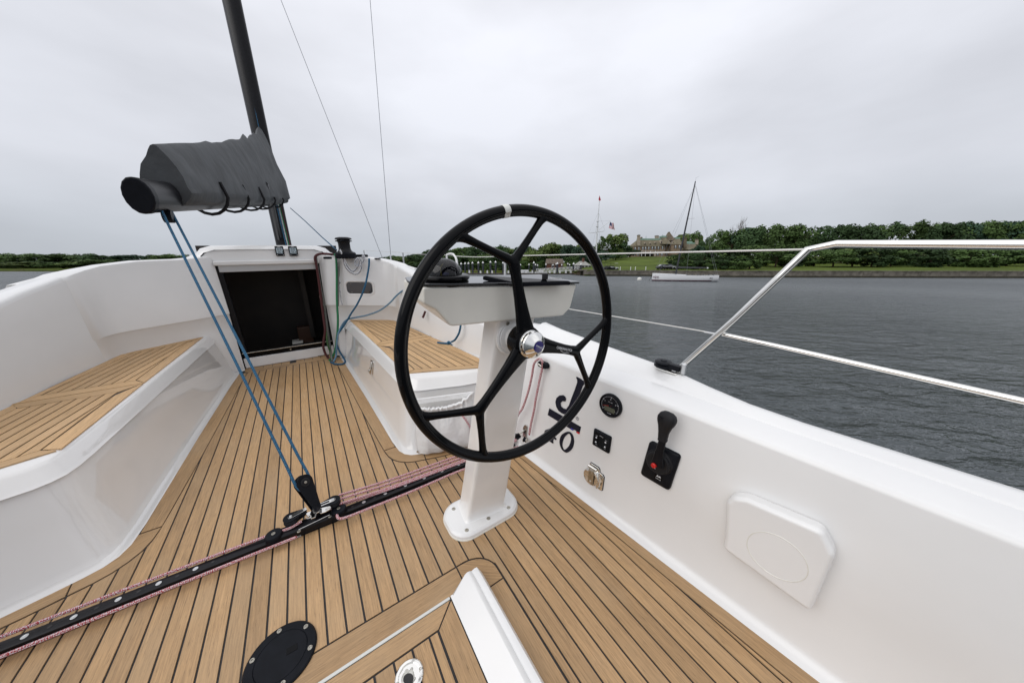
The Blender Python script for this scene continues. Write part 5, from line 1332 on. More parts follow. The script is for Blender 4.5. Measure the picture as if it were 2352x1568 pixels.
# ---------------------------------------------------------------- trees
def leafmat(name, c, rg):
    m = mat(name, c, .75, var=(.55, .62, 1.35, 4), objrand=rg, spec=.15); b = m.node_tree.nodes['Principled BSDF']
    return m
leafmat('leaf_dark', (.038, .070, .026), .25)
leafmat('leaf_mid', (.068, .115, .034), .28)
leafmat('leaf_light', (.11, .155, .046), .22)
leafmat('leaf_blue', (.038, .074, .044), .25)
def crown_mesh(seed, mname, n=1500, sparse=0, leaf=.045, tall=1.0, lobes=16, base=.12):
    rn = random.Random(seed); L_ = []
    for i in range(lobes):
        a = rn.uniform(0, 6.283); r_ = rn.uniform(.05, .40) ** .8; z = rn.uniform(base + .1, .93) if i else .8
        w_ = 1.0 - abs(z - .52) * 1.15
        L_.append((Vector((math.cos(a) * r_ * max(.25, w_), math.sin(a) * r_ * max(.25, w_), z * tall)), rn.uniform(.09, .20) * (1 - .3 * sparse)))
    V = []; F = []
    for i in range(n):
        c, r_ = rn.choice(L_)
        d = Vector((rn.gauss(0, 1), rn.gauss(0, 1), rn.gauss(0, .8) + .25)).normalized()
        p = c + d * r_ * (rn.uniform(.72, 1.12))
        nn = (d + Vector((rn.gauss(0, .5), rn.gauss(0, .5), rn.gauss(0, .5) + .35))).normalized()
        u = nn.orthogonal().normalized(); v_ = nn.cross(u); an = rn.uniform(0, 6.28); u, v_ = u * math.cos(an) + v_ * math.sin(an), v_ * math.cos(an) - u * math.sin(an)
        s_ = leaf * rn.uniform(.5, 1.25); k = len(V)
        V += [p - u * s_, p - v_ * s_ * .6, p + u * s_ * .9, p + v_ * s_ * .7]; F.append((k, k + 1, k + 2, k + 3))
    me = bpy.data.meshes.new('crown'); me.from_pydata([tuple(v) for v in V], [], F); me.materials.append(MT[mname]); me.update(); return me
def trunk_mesh(seed, bare=False):
    rn = random.Random(seed); mb = MB()
    P = [Vector((0, 0, -.06)), Vector((rn.uniform(-.01, .01), 0, .15)), Vector((rn.uniform(-.03, .03), .01, .38)), Vector((rn.uniform(-.04, .04), 0, .62))]
    mb.tube(bez(P, 3), [.026 - .0018 * i for i in range(10)], 7)
    for i in range(7):
        a = rn.uniform(0, 6.28); z = rn.uniform(.22, .5); e_ = Vector((math.cos(a) * rn.uniform(.18, .36), math.sin(a) * rn.uniform(.18, .36), z + rn.uniform(.15, .38)))
        s_ = Vector((0, 0, z)); mb.tube([s_, s_.lerp(e_, .5) + Vector((0, 0, .03)), e_], [.011, .007, .002], 5)
        if bare:
            for j in range(9):
                t_ = rn.uniform(.2, 1); q = s_.lerp(e_, t_); f_ = q + Vector((rn.uniform(-.12, .12), rn.uniform(-.12, .12), rn.uniform(.05, .2)))
                mb.tube([q, f_], [.004, .0012], 3)
                for k in range(4):
                    g_ = f_ + Vector((rn.uniform(-.06, .06), rn.uniform(-.06, .06), rn.uniform(.0, .09))); mb.tube([q.lerp(f_, rn.uniform(.4, 1)), g_], [.0022, .0008], 3)
    o = mb.build('trunk', 'twig' if bare else 'trunk'); me = o.data; bpy.data.objects.remove(o); return me
KINDS = {}
def kind(k, mats, n, **kw):
    KINDS[k] = [(crown_mesh(hash(k) % 97 + i * 7 if False else len(k) * 31 + i * 7, mm, n, **kw), trunk_mesh(i + len(k))) for i in range(3) for mm in mats]
kind('dark', ['leaf_dark', 'leaf_blue'], 3000, leaf=.040, lobes=20)
kind('mid', ['leaf_mid'], 3000, leaf=.040, lobes=20)
kind('light', ['leaf_light'], 2600, leaf=.042, lobes=18)
kind('airy', ['leaf_mid'], 1500, leaf=.030, lobes=15, sparse=1, base=.25)
kind('low', ['leaf_dark', 'leaf_mid'], 2600, leaf=.045, lobes=20, base=-.08)
LAB = {'dark': 'dense dark green tree in the wooded bank behind the harbour', 'mid': 'mid green leafy tree in the wooded bank behind the harbour',
       'light': 'pale yellow green tree in the wooded bank behind the harbour', 'airy': 'loose airy tree with sky showing through its crown beside the mansion', 'low': 'broad dark tree with foliage down to the ground by the seawall'}
rt = random.Random(11)
def tree(c, D, h, wd, k, label=None, group=None, i=None, z=None):
    cm, tm = KINDS[k][(i if i is not None else rt.randrange(99)) % len(KINDS[k])]
    X = (c - 1176) / (FPX * 1.026) * D; z = terr(X, D) if z is None else z
    r_ = bpy.data.objects.new('tree', None); r_.empty_display_size = 1; r_.location = (X, D, z); r_.rotation_euler = (0, 0, rt.uniform(0, 6.28)); r_.scale = (wd, wd, h); col.objects.link(r_)
    tag(r_, label or LAB[k], 'tree', group or ('trees of the wooded bank' if not label else None), boat=False)
    for nm, me in (('crown', cm), ('trunk', tm)):
        q = bpy.data.objects.new(nm, me); col.objects.link(q); q.parent = r_
    return r_
MARK = [(-9999, 'far beyond the left edge of the photo'), (640, 'behind the cabin'), (880, 'above the white coaming left of the wheel'), (915, 'just left of the wheel rim'), (945, 'behind the left wheel rim'),
        (975, 'left of the compass dome'), (1000, 'above the compass dome'), (1035, 'beside the gate stanchion'), (1060, 'right of the compass dome'), (1085, 'over the leftmost dock piles'),
        (1110, 'left of the upper spoke fork'), (1135, 'close left of the upper wheel spoke'), (1160, 'behind the fork of the upper spoke'), (1190, 'just right of the upper spoke'),
        (1215, 'inside the wheel left of the boathouse'), (1240, 'close left of the boathouse'), (1262, 'behind the boathouse'), (1290, 'close right of the boathouse'), (1310, 'between the boathouse and the pavilion'),
        (1330, 'behind the pavilion'), (1350, 'behind the right wheel rim'), (1380, 'beneath the flagpole'), (1430, 'left of the mansion'), (1705, 'beyond the right edge of the photo')]
def mark(c):
    w_ = MARK[0][1]
    for a_, t_ in MARK:
        if c >= a_: w_ = t_
    return w_
LOOK = {'dark': 'dense dark green tree', 'mid': 'mid green leafy tree', 'light': 'pale yellow green tree', 'low': 'broad dark leafed tree'}
TALLY = {}
def treelabel(k, c, row):
    b_ = '%s %s %s' % (LOOK[k], row, mark(c)); TALLY[b_] = TALLY.get(b_, 0) + 1
    n_ = TALLY[b_]
    return b_ if n_ == 1 or c < 640 or c >= 1705 else ('another ', 'a third ', 'a fourth ', 'a fifth ')[min(n_ - 2, 3)] + b_
def ztop(y, D):
    return far(1176, y, D).z
def ttree(c, ytop, D, wpx, k, label=None, group=None, i=None):
    """tree whose top stands ytop high in the picture and wpx wide there"""
    X = (c - 1176) / (FPX * 1.026) * D; z = terr(X, D); h = ztop(ytop, D) - z
    return tree(c, D, max(2, h) / .97, wpx / FPX * D * 1.25, k, label, group, i)
SKY = [(-1500, 590), (0, 585), (500, 588), (880, 592), (905, 586), (930, 590), (955, 588), (975, 577), (1010, 574), (1050, 573), (1085, 568), (1120, 572), (1150, 566), (1175, 571), (1196, 562), (1215, 570),
       (1240, 572), (1258, 561), (1290, 563), (1320, 565), (1345, 564), (1370, 572), (1430, 571), (1452, 574), (1500, 580), (1560, 575), (1620, 552), (1700, 524), (1800, 520), (2000, 516), (2400, 512), (3000, 520)]
c = -700
while c < 3000:
    inn = 880 < c < 1450
    yt = interp(SKY, c)
    if c < 1450 or c > 1705:
        D0 = shoreD(c) + 55 + rt.uniform(-8, 12) if c < 1330 or c > 1705 else 235
        kd = rt.choice(['dark', 'mid', 'dark', 'light' if inn else 'mid'])
        ttree(c, yt + rt.uniform(-1.5, 3.5), D0, rt.uniform(32, 48) if inn else 58, kd, treelabel(kd, c, 'on the skyline'), 'trees of the wooded bank')
    c += 14 if inn else 36
c = -600
while c < 2900:                                  # nearer, lower row
    inn = 880 < c < 1380
    if c < 1325 or c > 1705:
        yt = interp([(-1500, 600), (880, 600), (905, 596), (960, 588), (1000, 590), (1170, 588), (1215, 580), (1300, 586), (1340, 590), (1705, 575), (3000, 570)], c)
        if not (1240 < c < 1304): ttree(c, yt + rt.uniform(-3, 4), shoreD(c) + rt.uniform(22, 36), rt.uniform(30, 44) if inn else 62, *[(kd, treelabel(kd, c, 'low on the bank')) for kd in [rt.choice(['light', 'mid', 'low', 'low', 'mid'])]][0], 'trees of the wooded bank')
    c += 18 if inn else 44
for c in range(885, 1330, 16):
    if 1240 < c < 1302: continue
    ttree(c + rt.uniform(-4, 4), rt.uniform(598, 606), shoreD(c) + rt.uniform(8, 14) + (14 if c > 1230 else 0), rt.uniform(20, 30), 'low', 'dark waterside shrub ' + mark(c) + (', the other one' if mark(c) == mark(c - 16) else ''), 'shrubs along the shore')
ORD_ = 'first second third fourth fifth sixth'.split()
# named individual trees round the mansion
ttree(1392, 542, 190, 46, 'airy', 'tall round pale green tree standing right of the flagpole', i=0)
ttree(1406, 540, 192, 48, 'light', 'large round tree left of the mansion, tallest on the skyline there', i=1)
ttree(1424, 560, 188, 36, 'dark', 'dark tree at the right foot of the large round tree by the mansion', i=2)
ttree(1443, 573, 210, 34, 'dark', 'low dark tree just left of the mansion wall', i=0)
ttree(1380, 578, 160, 40, 'dark', 'dark tree beneath the flagpole at the left end of the lawn', i=1)
ttree(1412, 580, 172, 36, 'mid', 'green tree below the large round tree at the top of the lawn', i=1)
ttree(1345, 580, 135, 30, 'dark', 'dark tree behind the pale roofed pavilion', i=3)
ttree(1363, 584, 140, 26, 'dark', 'dark tree between the pavilion and the lawn', i=2)
ttree(1560, 538, 300, 30, 'light', 'tree top rising behind the mansion left of the racing mast', i=2)
ttree(1577, 536, 300, 38, 'mid', 'tree top rising behind the mansion right of the racing mast', i=0)
ttree(1592, 541, 300, 26, 'light', 'smaller tree top behind the mansion roof, right of its neighbours', i=0)
for i, (c, y, D, w_, k, lb) in enumerate([
        (1545, 584, 112, 40, 'low', 'leftmost dark bush at the right end of the lawn in front of the mansion'),
        (1566, 580, 104, 44, 'low', 'wide dark green bush below the mansion behind the racing mast'),
        (1592, 580, 100, 44, 'low', 'dark green tree below the right wing of the mansion'),
        (1602, 566, 150, 34, 'dark', 'dense tree against the right end of the mansion roof'),
        (1613, 545, 190, 26, 'dark', 'pointed dark evergreen right of the mansion'),
        (1628, 560, 150, 36, 'mid', 'mid green tree between the evergreen and the big airy tree'),
        (1617, 578, 94, 48, 'low', 'broad dark tree behind the boom of the racing yacht'),
        (1648, 575, 92, 54, 'low', 'broad dark tree with a pale trunk above the stern of the racing yacht'),
        (1682, 572, 88, 56, 'low', 'broad dark tree at the right edge of the photo above the seawall'),
        (1720, 566, 86, 60, 'low', 'broad dark tree just beyond the right edge of the photo'),
        (1648, 528, 165, 50, 'airy', 'tall airy tree with sky between its branches right of the evergreen'),
        (1672, 524, 160, 50, 'airy', 'tall airy tree nearest the right edge of the photo'),
        (1672, 540, 170, 64, 'mid', 'full green tree behind the airy trees at right'),
        (1705, 526, 160, 66, 'dark', 'tall dark tree at the very right edge of the photo')]):
    ttree(c, y, D, w_, k, lb, i=i)
for i_, (c, y, D, w_) in enumerate(((1556, 600, 90, 30), (1580, 598, 88, 34), (1604, 599, 86, 32), (1630, 597, 84, 34), (1655, 598, 83, 32), (1690, 600, 82, 34))):
    ttree(c, y, D, w_, 'low', ORD_[i_] + ' low dark bush from the left along the quay', 'bushes along the quay', i=i_)
bt = trunk_mesh(5, True); D = 175; c = 1683; X = (c - 1176) / (FPX * 1.026) * D
r_ = bpy.data.objects.new('bare_tree', None); r_.location = (X, D, terr(X, D)); h_ = (ztop(502, D) - terr(X, D)) / .88; r_.scale = (h_ * .62, h_ * .62, h_); r_.rotation_euler = (0, 0, 1); col.objects.link(r_)
tag(r_, 'bare grey leafless tree rising above the others at the right edge', 'tree', boat=False); q = bpy.data.objects.new('trunk', bt); col.objects.link(q); q.parent = r_

# ---------------------------------------------------------------- mansion on the hill
DC = 262
def cp(x, y, dd=0):
    """mansion elevation: drawing units -> point of the facade plane"""
    p = far((1860 + x / 6.533) / 1.306, (540 + y / 6.533) / 1.306, DC); p.y += dd; return p
man = thing('mansion', 'large stone mansion with steep roofs, green copper ridges and tall chimneys above the lawn', 'mansion', tuple(cp(700, 1500)), boat=False)
def wallb(x0, x1, y0, y1, dd=0, dp=11, m='castle_stone', nm='wall'):
    MB().prism([cp(x0, y1 + 25, dd), cp(x1, y1 + 25, dd), cp(x1, y0, dd), cp(x0, y0, dd)], (0, dp, 0)).build(nm, m, man)
def roofb(xe0, xe1, ye, xr0, xr1, yr, dd=-.5, dp=12, m='castle_roof', nm='roof', cap=True):
    e0, e1, r0, r1 = cp(xe0, ye, dd), cp(xe1, ye, dd), cp(xr0, yr, dd + dp * .35), cp(xr1, yr, dd + dp * .35)
    e2, e3, r2, r3 = e1 + Vector((0, dp, 0)), e0 + Vector((0, dp, 0)), r1 + Vector((0, dp * .3, 0)), r0 + Vector((0, dp * .3, 0))
    mb = MB(); mb.v = [e0, e1, e2, e3, r0, r1, r2, r3]
    for f in ((0, 1, 5, 4), (1, 2, 6, 5), (2, 3, 7, 6), (3, 0, 4, 7), (4, 5, 6, 7), (3, 2, 1, 0)): mb.face(f)
    ro = mb.build(nm, m, man)
    if cap:
        for k in range(2):
            pass
        mb = MB().prism([r0 + Vector((-.3, -.3, -.5)), r1 + Vector((.3, -.3, -.5)), r1 + Vector((.3, -.1, .9)), r0 + Vector((-.3, -.1, .9))], (0, 4, 0)); mb.build('copper_ridge', 'copper_green', ro)
    return ro
wallb(262, 872, 1295, 1497); wallb(872, 985, 1260, 1495, 3, 12); wallb(985, 1200, 1262, 1490, -1.5, 12); wallb(1200, 1560, 1340, 1490, 2, 12)
MB().box(cp(567, 1392, -.15), abs(cp(872, 0).x - cp(262, 0).x), .3, .5).build('string_course', 'castle_pale', man)
roofb(255, 878, 1297, 400, 830, 1160); roofb(405, 585, 1175, 412, 575, 1135, 4, 5, 'copper_green', 'roof', False)
roofb(800, 1010, 1255, 872, 905, 1108, -1.5, 12); roofb(880, 1010, 1200, 885, 1000, 1104, 3, 9)
roofb(955, 1125, 1185, 1020, 1042, 1018, 2, 9, 'castle_tower', 'tower_roof', False)
MB().box(cp(1030, 1012, 6), 1.1, 2.0, .8).build('tower_cap', 'castle_tower', man)
roofb(980, 1210, 1264, 1120, 1200, 1140, -2, 13); roofb(990, 1125, 1262, 1000, 1110, 1178, 1, 11, 'castle_roof', 'roof', False)
roofb(1190, 1565, 1362, 1290, 1530, 1238, 0, 14); roofb(1285, 1535, 1240, 1300, 1500, 1190, 5, 6, 'copper_green', 'roof', False)
def chim(x0, x1, y0, y1, dd, m='castle_pale'):
    w_ = cp(x1, 0).x - cp(x0, 0).x
    ch = MB().prism([cp(x0, y1, dd), cp(x1, y1, dd), cp(x1 - 2, y0, dd), cp(x0 + 2, y0, dd)], (0, 2.2, 0)).build('chimney', m, man)
    p = cp((x0 + x1) / 2, y0, dd + 1.1); MB().box(p, w_ * 1.10, 2.5, .4).build('chimney_cap', 'castle_tower', ch)
    for k in (-.25, .25): MB().lathe([(.20, 0), (.16, .5)], 8, p + Vector((w_ * k, 0, .2))).build('chimney_pot', 'castle_tower', ch)
chim(340, 388, 1085, 1290, -1.2); chim(745, 808, 1085, 1190, 4); chim(1250, 1308, 1130, 1335, 0, 'castle_tower'); chim(1538, 1582, 1160, 1262, 3); chim(468, 492, 1115, 1150, 5, 'castle_tower')
for x in (548, 412, 878): MB().lathe([(.22, 0), (.15, 1.6), (0, 2.4)], 6, cp(x, 1140 if x != 878 else 1108, 4)).build('finial', 'copper_green', man)
def dormer(x, y, w_=28, h=30):
    d = MB().prism([cp(x - w_ / 2, y + h / 2, -.8), cp(x + w_ / 2, y + h / 2, -.8), cp(x + w_ / 2, y - h * .15, -.8), cp(x, y - h * .6, -.8), cp(x - w_ / 2, y - h * .15, -.8)], (0, 4, 0)).build('dormer', 'castle_pale', man)
    MB().prism([cp(x - w_ * .26, y + h * .38, -.95), cp(x + w_ * .26, y + h * .38, -.95), cp(x + w_ * .26, y - h * .1, -.95), cp(x - w_ * .26, y - h * .1, -.95)], (0, .1, 0)).build('pane', 'shutter', d)
for x, y in ((490, 1240), (590, 1240), (695, 1226), (1037, 1225)): dormer(x, y)
dormer(805, 1215, 36, 70)
def window(x, y, w_=22, h=56, dd=-.1):
    f = MB().prism([cp(x - w_ / 2, y + h / 2, dd), cp(x + w_ / 2, y + h / 2, dd), cp(x + w_ / 2, y - h / 2, dd), cp(x - w_ / 2, y - h / 2, dd)], (0, .3, 0)).build('window', 'window_white', man)
    for s_ in (-1, 1):
        MB().prism([cp(x + s_ * (w_ * .80) - 5, y + h / 2, dd - .06), cp(x + s_ * w_ * .80 + 5, y + h / 2, dd - .06), cp(x + s_ * w_ * .80 + 5, y - h / 2, dd - .06), cp(x + s_ * w_ * .80 - 5, y - h / 2, dd - .06)], (0, .15, 0)).build('shutter', 'shutter', f)
    MB().prism([cp(x - w_ * .32, y + h * .42, dd - .04), cp(x + w_ * .32, y + h * .42, dd - .04), cp(x + w_ * .32, y - h * .02, dd - .04), cp(x - w_ * .32, y - h * .02, dd - .04)], (0, .1, 0)).build('pane', 'cart_glass', f)
for x in (298, 368, 446, 500, 562, 632, 688, 752, 832): window(x, 1346 - (x - 298) * .035)
for x in (905,): window(x, 1320, 14, 50, 2.9)
for x in (1068, 1142): window(x, 1312, 24, 58, -1.65)
for x, w_ in ((288, 22), (350, 20), (735, 26), (818, 26)): window(x, 1452, w_, 56)
for x in (905, 950): window(x, 1455, 12, 50, 2.9)
MB().prism([cp(385, 1490, -.3), cp(650, 1490, -.3), cp(650, 1425, -.3), cp(385, 1425, -.3)], (0, .25, 0)).build('porch_opening', 'dark_void', man)
for i in range(10):
    x = 385 + i * 26.5
    MB().prism([cp(x, 1440, -3.5), cp(x + 24, 1440, -3.5), cp(x + 24, 1413, -.3), cp(x, 1413, -.3)], (0, .05, -.25)).build('awning_panel', 'awning' if i % 2 == 0 else 'flag_white', man)
for x in (385, 460, 550, 645): MB().lathe([(.22, 0), (.22, 4.2)], 8, cp(x, 1495, -3.4)).build('porch_post', 'white_paint', man)

# ---------------------------------------------------------------- flagpole
def c4(x, y): return ((1500 + x / 3.92) / 1.306, (560 + y / 3.92) / 1.306)
DF = 105
fb = far(1368, 617, DF); ft = far(*c4(1168, 165), DF)
fp = thing('flagpole', 'tall white flagpole with a crossed yard and gaff at the left end of the lawn', 'flagpole', (fb.x, DF, 1.4), boat=False)
MB().tube([(fb.x, DF, 1.3), far(*c4(1140, 550), DF), ft], [.26, .20, .09], 8).build('pole', 'white_paint', fp)
ya, yb = far(*c4(1040, 550), DF), far(*c4(1235, 520), DF); yb.y += 1; ya.y -= 1
MB().tube([ya, yb], .08, 6).build('yard', 'white_paint', fp)
gf0, gf1 = far(*c4(1143, 545), DF), far(*c4(1296, 402), DF)
MB().tube([far(*c4(1150, 520), DF), gf1], .06, 6).build('gaff', 'white_paint', fp)
for a, b_ in ((c4(1150, 405), c4(1296, 402)), (c4(1158, 300), c4(1040, 550)), (c4(1158, 300), c4(1235, 520)), (c4(1150, 405), c4(1085, 700)), (c4(1150, 405), c4(1190, 740))):
    MB().tube([far(*a, DF), far(*b_, DF)], .022, 4).build('stay', 'wire', fp)
MB().lathe([(.45, -.05), (.45, .05)], 8, far(*c4(1147, 408), DF)).build('crosstree', 'white_paint', fp)
MB().lathe([(.45, -.05), (.45, .05)], 8, far(*c4(1142, 470), DF)).build('crosstree', 'white_paint', fp)
bg_ = MB().prism([far(*c4(*p), DF) for p in ((1170, 103), (1186, 158), (1172, 170), (1158, 152))], (.0, .06, 0)).build('burgee', 'flag_red'); tag(bg_, 'small red burgee at the very top of the white flagpole', 'flag', boat=False)
# stars and stripes flying from the gaff
fl = thing('national_flag', 'red, white and blue striped flag flying from the gaff of the flagpole', 'flag', tuple(far(*c4(1290, 412), DF)), boat=False)
TL, TR, BL, BR_ = [far(*c4(*p), DF) for p in ((1296, 412), (1342, 440), (1282, 490), (1352, 506))]
def fpt(u, v):
    p = TL.lerp(TR, u).lerp(BL.lerp(BR_, u), v); p.y += .35 * math.sin(u * 7 + v * 2); p.z += .10 * math.sin(u * 9 + 1); return p
for i in range(13):
    u0 = .42 if i < 7 else 0; mb = MB(); nn_ = 10
    rings = [[fpt(u0 + (1 - u0) * j / nn_, i / 13), fpt(u0 + (1 - u0) * j / nn_, (i + 1) / 13)] for j in range(nn_ + 1)]
    mb.loft([[r[0], r[1], r[1] + Vector((0, .03, 0)), r[0] + Vector((0, .03, 0))] for r in rings]); mb.build('stripe', 'flag_red' if i % 2 == 0 else 'flag_white', fl)
mb = MB(); mb.loft([[fpt(.42 * j / 6, 0), fpt(.42 * j / 6, 7 / 13), fpt(.42 * j / 6, 7 / 13) + Vector((0, .03, 0)), fpt(.42 * j / 6, 0) + Vector((0, .03, 0))] for j in range(7)]); ca = mb.build('canton', 'flag_blue', fl)
for r_ in range(5):
    for k in range(6):
        p = fpt(.42 * (k + .5) / 6, (7 / 13) * (r_ + .5) / 5) + Vector((0, -.03, 0)); MB().prism([p + Vector((math.cos(R(90 + 144 * i)) * .05, 0, math.sin(R(90 + 144 * i)) * .05)) for i in (0, 3, 1, 4, 2)], (0, .01, 0)).build('star', 'flag_white', ca)

# ---------------------------------------------------------------- docks
def c7b(x, y): return ((1360 + x / 4.704) / 1.306, (720 + y / 4.704) / 1.306)
DD = 104
dk = thing('floating_dock', 'long low floating dock at the waterline behind the instrument pod', 'dock', (far(1200, 630, DD).x, DD, 0), boat=False)
x0, x1 = far(1030, 630, DD).x, far(1332, 630, DD).x
MB().box(((x0 + x1) / 2, DD, .22), x1 - x0, 2.4, .34).build('float', 'dock_wood', dk)
MB().box(((x0 + x1) / 2, DD - 1.25, .40), x1 - x0, .12, .10).build('edge_beam', 'white_paint' if False else 'wall_stone', dk)
PN = {True: 0, False: 0}; ORD = 'first second third fourth fifth sixth seventh eighth ninth tenth eleventh twelfth thirteenth fourteenth fifteenth sixteenth'.split()
def pile(x, ytop, big, lb=None):
    D_ = DD + (1.6 if big else 22); p = far(*c7b(x, ytop), D_); r_ = .30 if big else .26
    PN[big] += 1
    t = thing('mooring_pile', ORD[PN[big] - 1] + (' thick dark white capped mooring pile from the left along the floating dock' if big else ' slim white capped pile from the left in the farther row'), 'piling', (p.x, D_, 0), 'white capped mooring piles', boat=False)
    MB().lathe([(r_, -1.2), (r_, p.z)], 12, (p.x, D_, 0)).build('post', 'pile', t)
    MB().lathe([(r_ * 1.15, p.z), (r_ * 1.15, p.z + .12), (.02, p.z + .62)], 12, (p.x, D_, 0)).build('cap', 'pile_cap', t)
for x, y in ((55, 345), (110, 342), (165, 338), (213, 336), (270, 330), (352, 328), (417, 325), (523, 318), (595, 318), (700, 330), (918, 322), (1135, 328), (1468, 338), (1698, 342), (1800, 350)): pile(x, y, True)
for x, y in ((-120, 352), (-60, 352), (948, 356), (1068, 352), (1160, 354), (1188, 362), (1307, 350), (1405, 358), (1450, 346), (1530, 358), (1615, 340), (1640, 356), (1748, 350), (1857, 352)): pile(x, y, False)
for ib, x in enumerate((228, 385, 480, 548, 775, 965, 1025, 1115, 1358, 1425, 1500, 1585, 1655)):
    p = far(*c7b(x, 470), DD); o = MB().prism([(p.x + a, DD - .4, .39) for a in (-.28, .28)] + [(p.x + a, DD - .4, .39 + rt.uniform(.7, 1.1)) for a in (.22, -.22)], (0, .45, 0)).build('dock_box', 'white_paint'); tag(o, ORD[ib] + ' small white power pedestal from the left on the floating dock', 'pedestal', 'white pedestals on the dock', boat=False)
gw = thing('gangway', 'white latticed aluminium gangway sloping down to the floating dock', 'gangway', tuple(far(*c7b(1480, 470), 106)), boat=False)
A, B_ = far(*c7b(1172, 478), 106), far(*c7b(1785, 428), 106); A.z = .5
h_ = Vector((0, 0, 1.25))
for sd_ in (0, 1.6):
    o_ = Vector((0, sd_, 0))
    MB().tube([A + o_, B_ + o_], .07, 5).build('bottom_rail', 'white_paint', gw); MB().tube([A + o_ + h_, B_ + o_ + h_], .07, 5).build('top_rail', 'white_paint', gw)
    for i in range(22):
        a, b_ = A.lerp(B_, i / 22) + o_, A.lerp(B_, (i + 1) / 22) + o_
        MB().tube([a, b_ + h_] if i % 2 else [a + h_, b_], .05, 4).build('brace', 'white_paint', gw); MB().tube([a, a + h_], .045, 4).build('upright', 'white_paint', gw)
MB().prism([A, B_, B_ + Vector((0, 1.6, 0)), A + Vector((0, 1.6, 0))], (0, 0, .06)).build('walkway', 'dock_wood', gw)
pr_ = thing('pier', 'dark timber pier end joining the gangway to the stone seawall', 'pier', tuple(far(*c7b(1860, 500), 98)), boat=False)
a, b_ = far(*c7b(1770, 430), 98), far(*c7b(1960, 430), 98)
MB().box(((a.x + b_.x) / 2, 96, 1.5), b_.x - a.x + 3, 14, .3).build('deck', 'wall_stone', pr_)
for i in range(7): MB().lathe([(.2, -1), (.2, 1.4)], 8, (a.x + (b_.x - a.x) * i / 6, 90, 0)).build('post', 'pile', pr_)
MB().box(((a.x + b_.x) / 2, 91, .6), b_.x - a.x + 2, .3, 1.5).build('fascia', 'wall_weed', pr_)
# small moored motor boats far behind the dock
for i, (x, y) in enumerate(((960, 450), (1025, 408), (1240, 455))):
    p = far(*c7b(x, 0), 112 + i); z0 = .1
    t = thing('motor_boat', ('small white motor boat moored behind the dock left of the steering wheel spoke', 'tiny white launch afloat beyond the dock near the brick shed', 'small white dinghy half hidden by the gangway')[i], 'boat', (p.x, p.y, 0), boat=False)
    MB().loft([[(p.x - 2.6 + s_, p.y + w_ * .9, z0 - .2), (p.x - 2.6 + s_, p.y - w_ * .9, z0 - .2), (p.x - 2.6 + s_, p.y - w_ * 1.1, z0 + .6), (p.x - 2.6 + s_, p.y + w_ * 1.1, z0 + .6)] for s_, w_ in ((0, .05), (1, .6), (2.5, .9), (5, .85))], smooth=False).build('hull', 'white_paint', t)
    MB().box((p.x + .2, p.y, 1.1), 1.6, 1.2, .7).build('console', 'white_paint', t)

# boathouse and pavilion
def house(c0, c1, ye, yb, yr, D, mw, mr, nm, lb, hip, cat):
    a, b_ = far((1360 + c0 / 4.704) / 1.306, (720 + ye / 4.704) / 1.306, D), far((1360 + c1 / 4.704) / 1.306, (720 + ye / 4.704) / 1.306, D)
    zb = far(1176, (720 + yb / 4.704) / 1.306, D).z; zr = far(1176, (720 + yr / 4.704) / 1.306, D).z; ze = a.z; w_ = b_.x - a.x; dp = w_ * .55
    t = thing(nm, lb, cat, ((a.x + b_.x) / 2, D, zb), boat=False); cx_ = (a.x + b_.x) / 2
    MB().box((cx_, D + dp / 2, (zb - 1.5 + ze) / 2), w_ * .94, dp * .92, ze - zb + 1.5).build('wall', mw, t)
    mb = MB(); i_ = w_ * (.34 if hip else .03)
    mb.v = [Vector(p) for p in ((a.x, D - .2, ze), (b_.x, D - .2, ze), (b_.x, D + dp + .2, ze), (a.x, D + dp + .2, ze), (a.x + i_, D + dp / 2, zr), (b_.x - i_, D + dp / 2, zr))]
    for f in ((0, 1, 5, 4), (1, 2, 5), (2, 3, 4, 5), (3, 0, 4), (3, 2, 1, 0)): mb.face(f)
    mb.build('roof', mr, t)
    return t, a, b_, zb, ze, w_, D
t, a, b_, zb, ze, w_, D = house(1308, 1560, 335, 385, 262, 142, 'shed_wood', 'shingle', 'boathouse', 'dark red brown boathouse with a long shingled roof among the trees', False, 'building')
for k in (.35, .42, .6): 
    f = MB().box((a.x + w_ * k, D - .05 + .2, (zb + ze) / 2), .7, .1, 1.2).build('window', 'window_white', t); MB().box((a.x + w_ * k, D + .08, (zb + ze) / 2), .5, .05, 1.0).build('pane', 'dark_void', f)
t, a, b_, zb, ze, w_, D = house(1715, 1945, 358, 425, 296, 112, 'white_paint', 'slate_pale', 'pavilion', 'open waterside pavilion with a pale hipped roof beside the pier', True, 'building')
for k in range(5): MB().box((a.x + w_ * (.08 + .21 * k), D - .15, (zb + ze) / 2), w_ * .13, .2, (ze - zb) * .8).build('opening', 'dark_void', t)
MB().box(((a.x + b_.x) / 2 + .3, D + w_ * .27, far(1176, (720 + 285 / 4.704) / 1.306, D).z), .7, .7, 1.6).build('cupola', 'shed_wood', t)

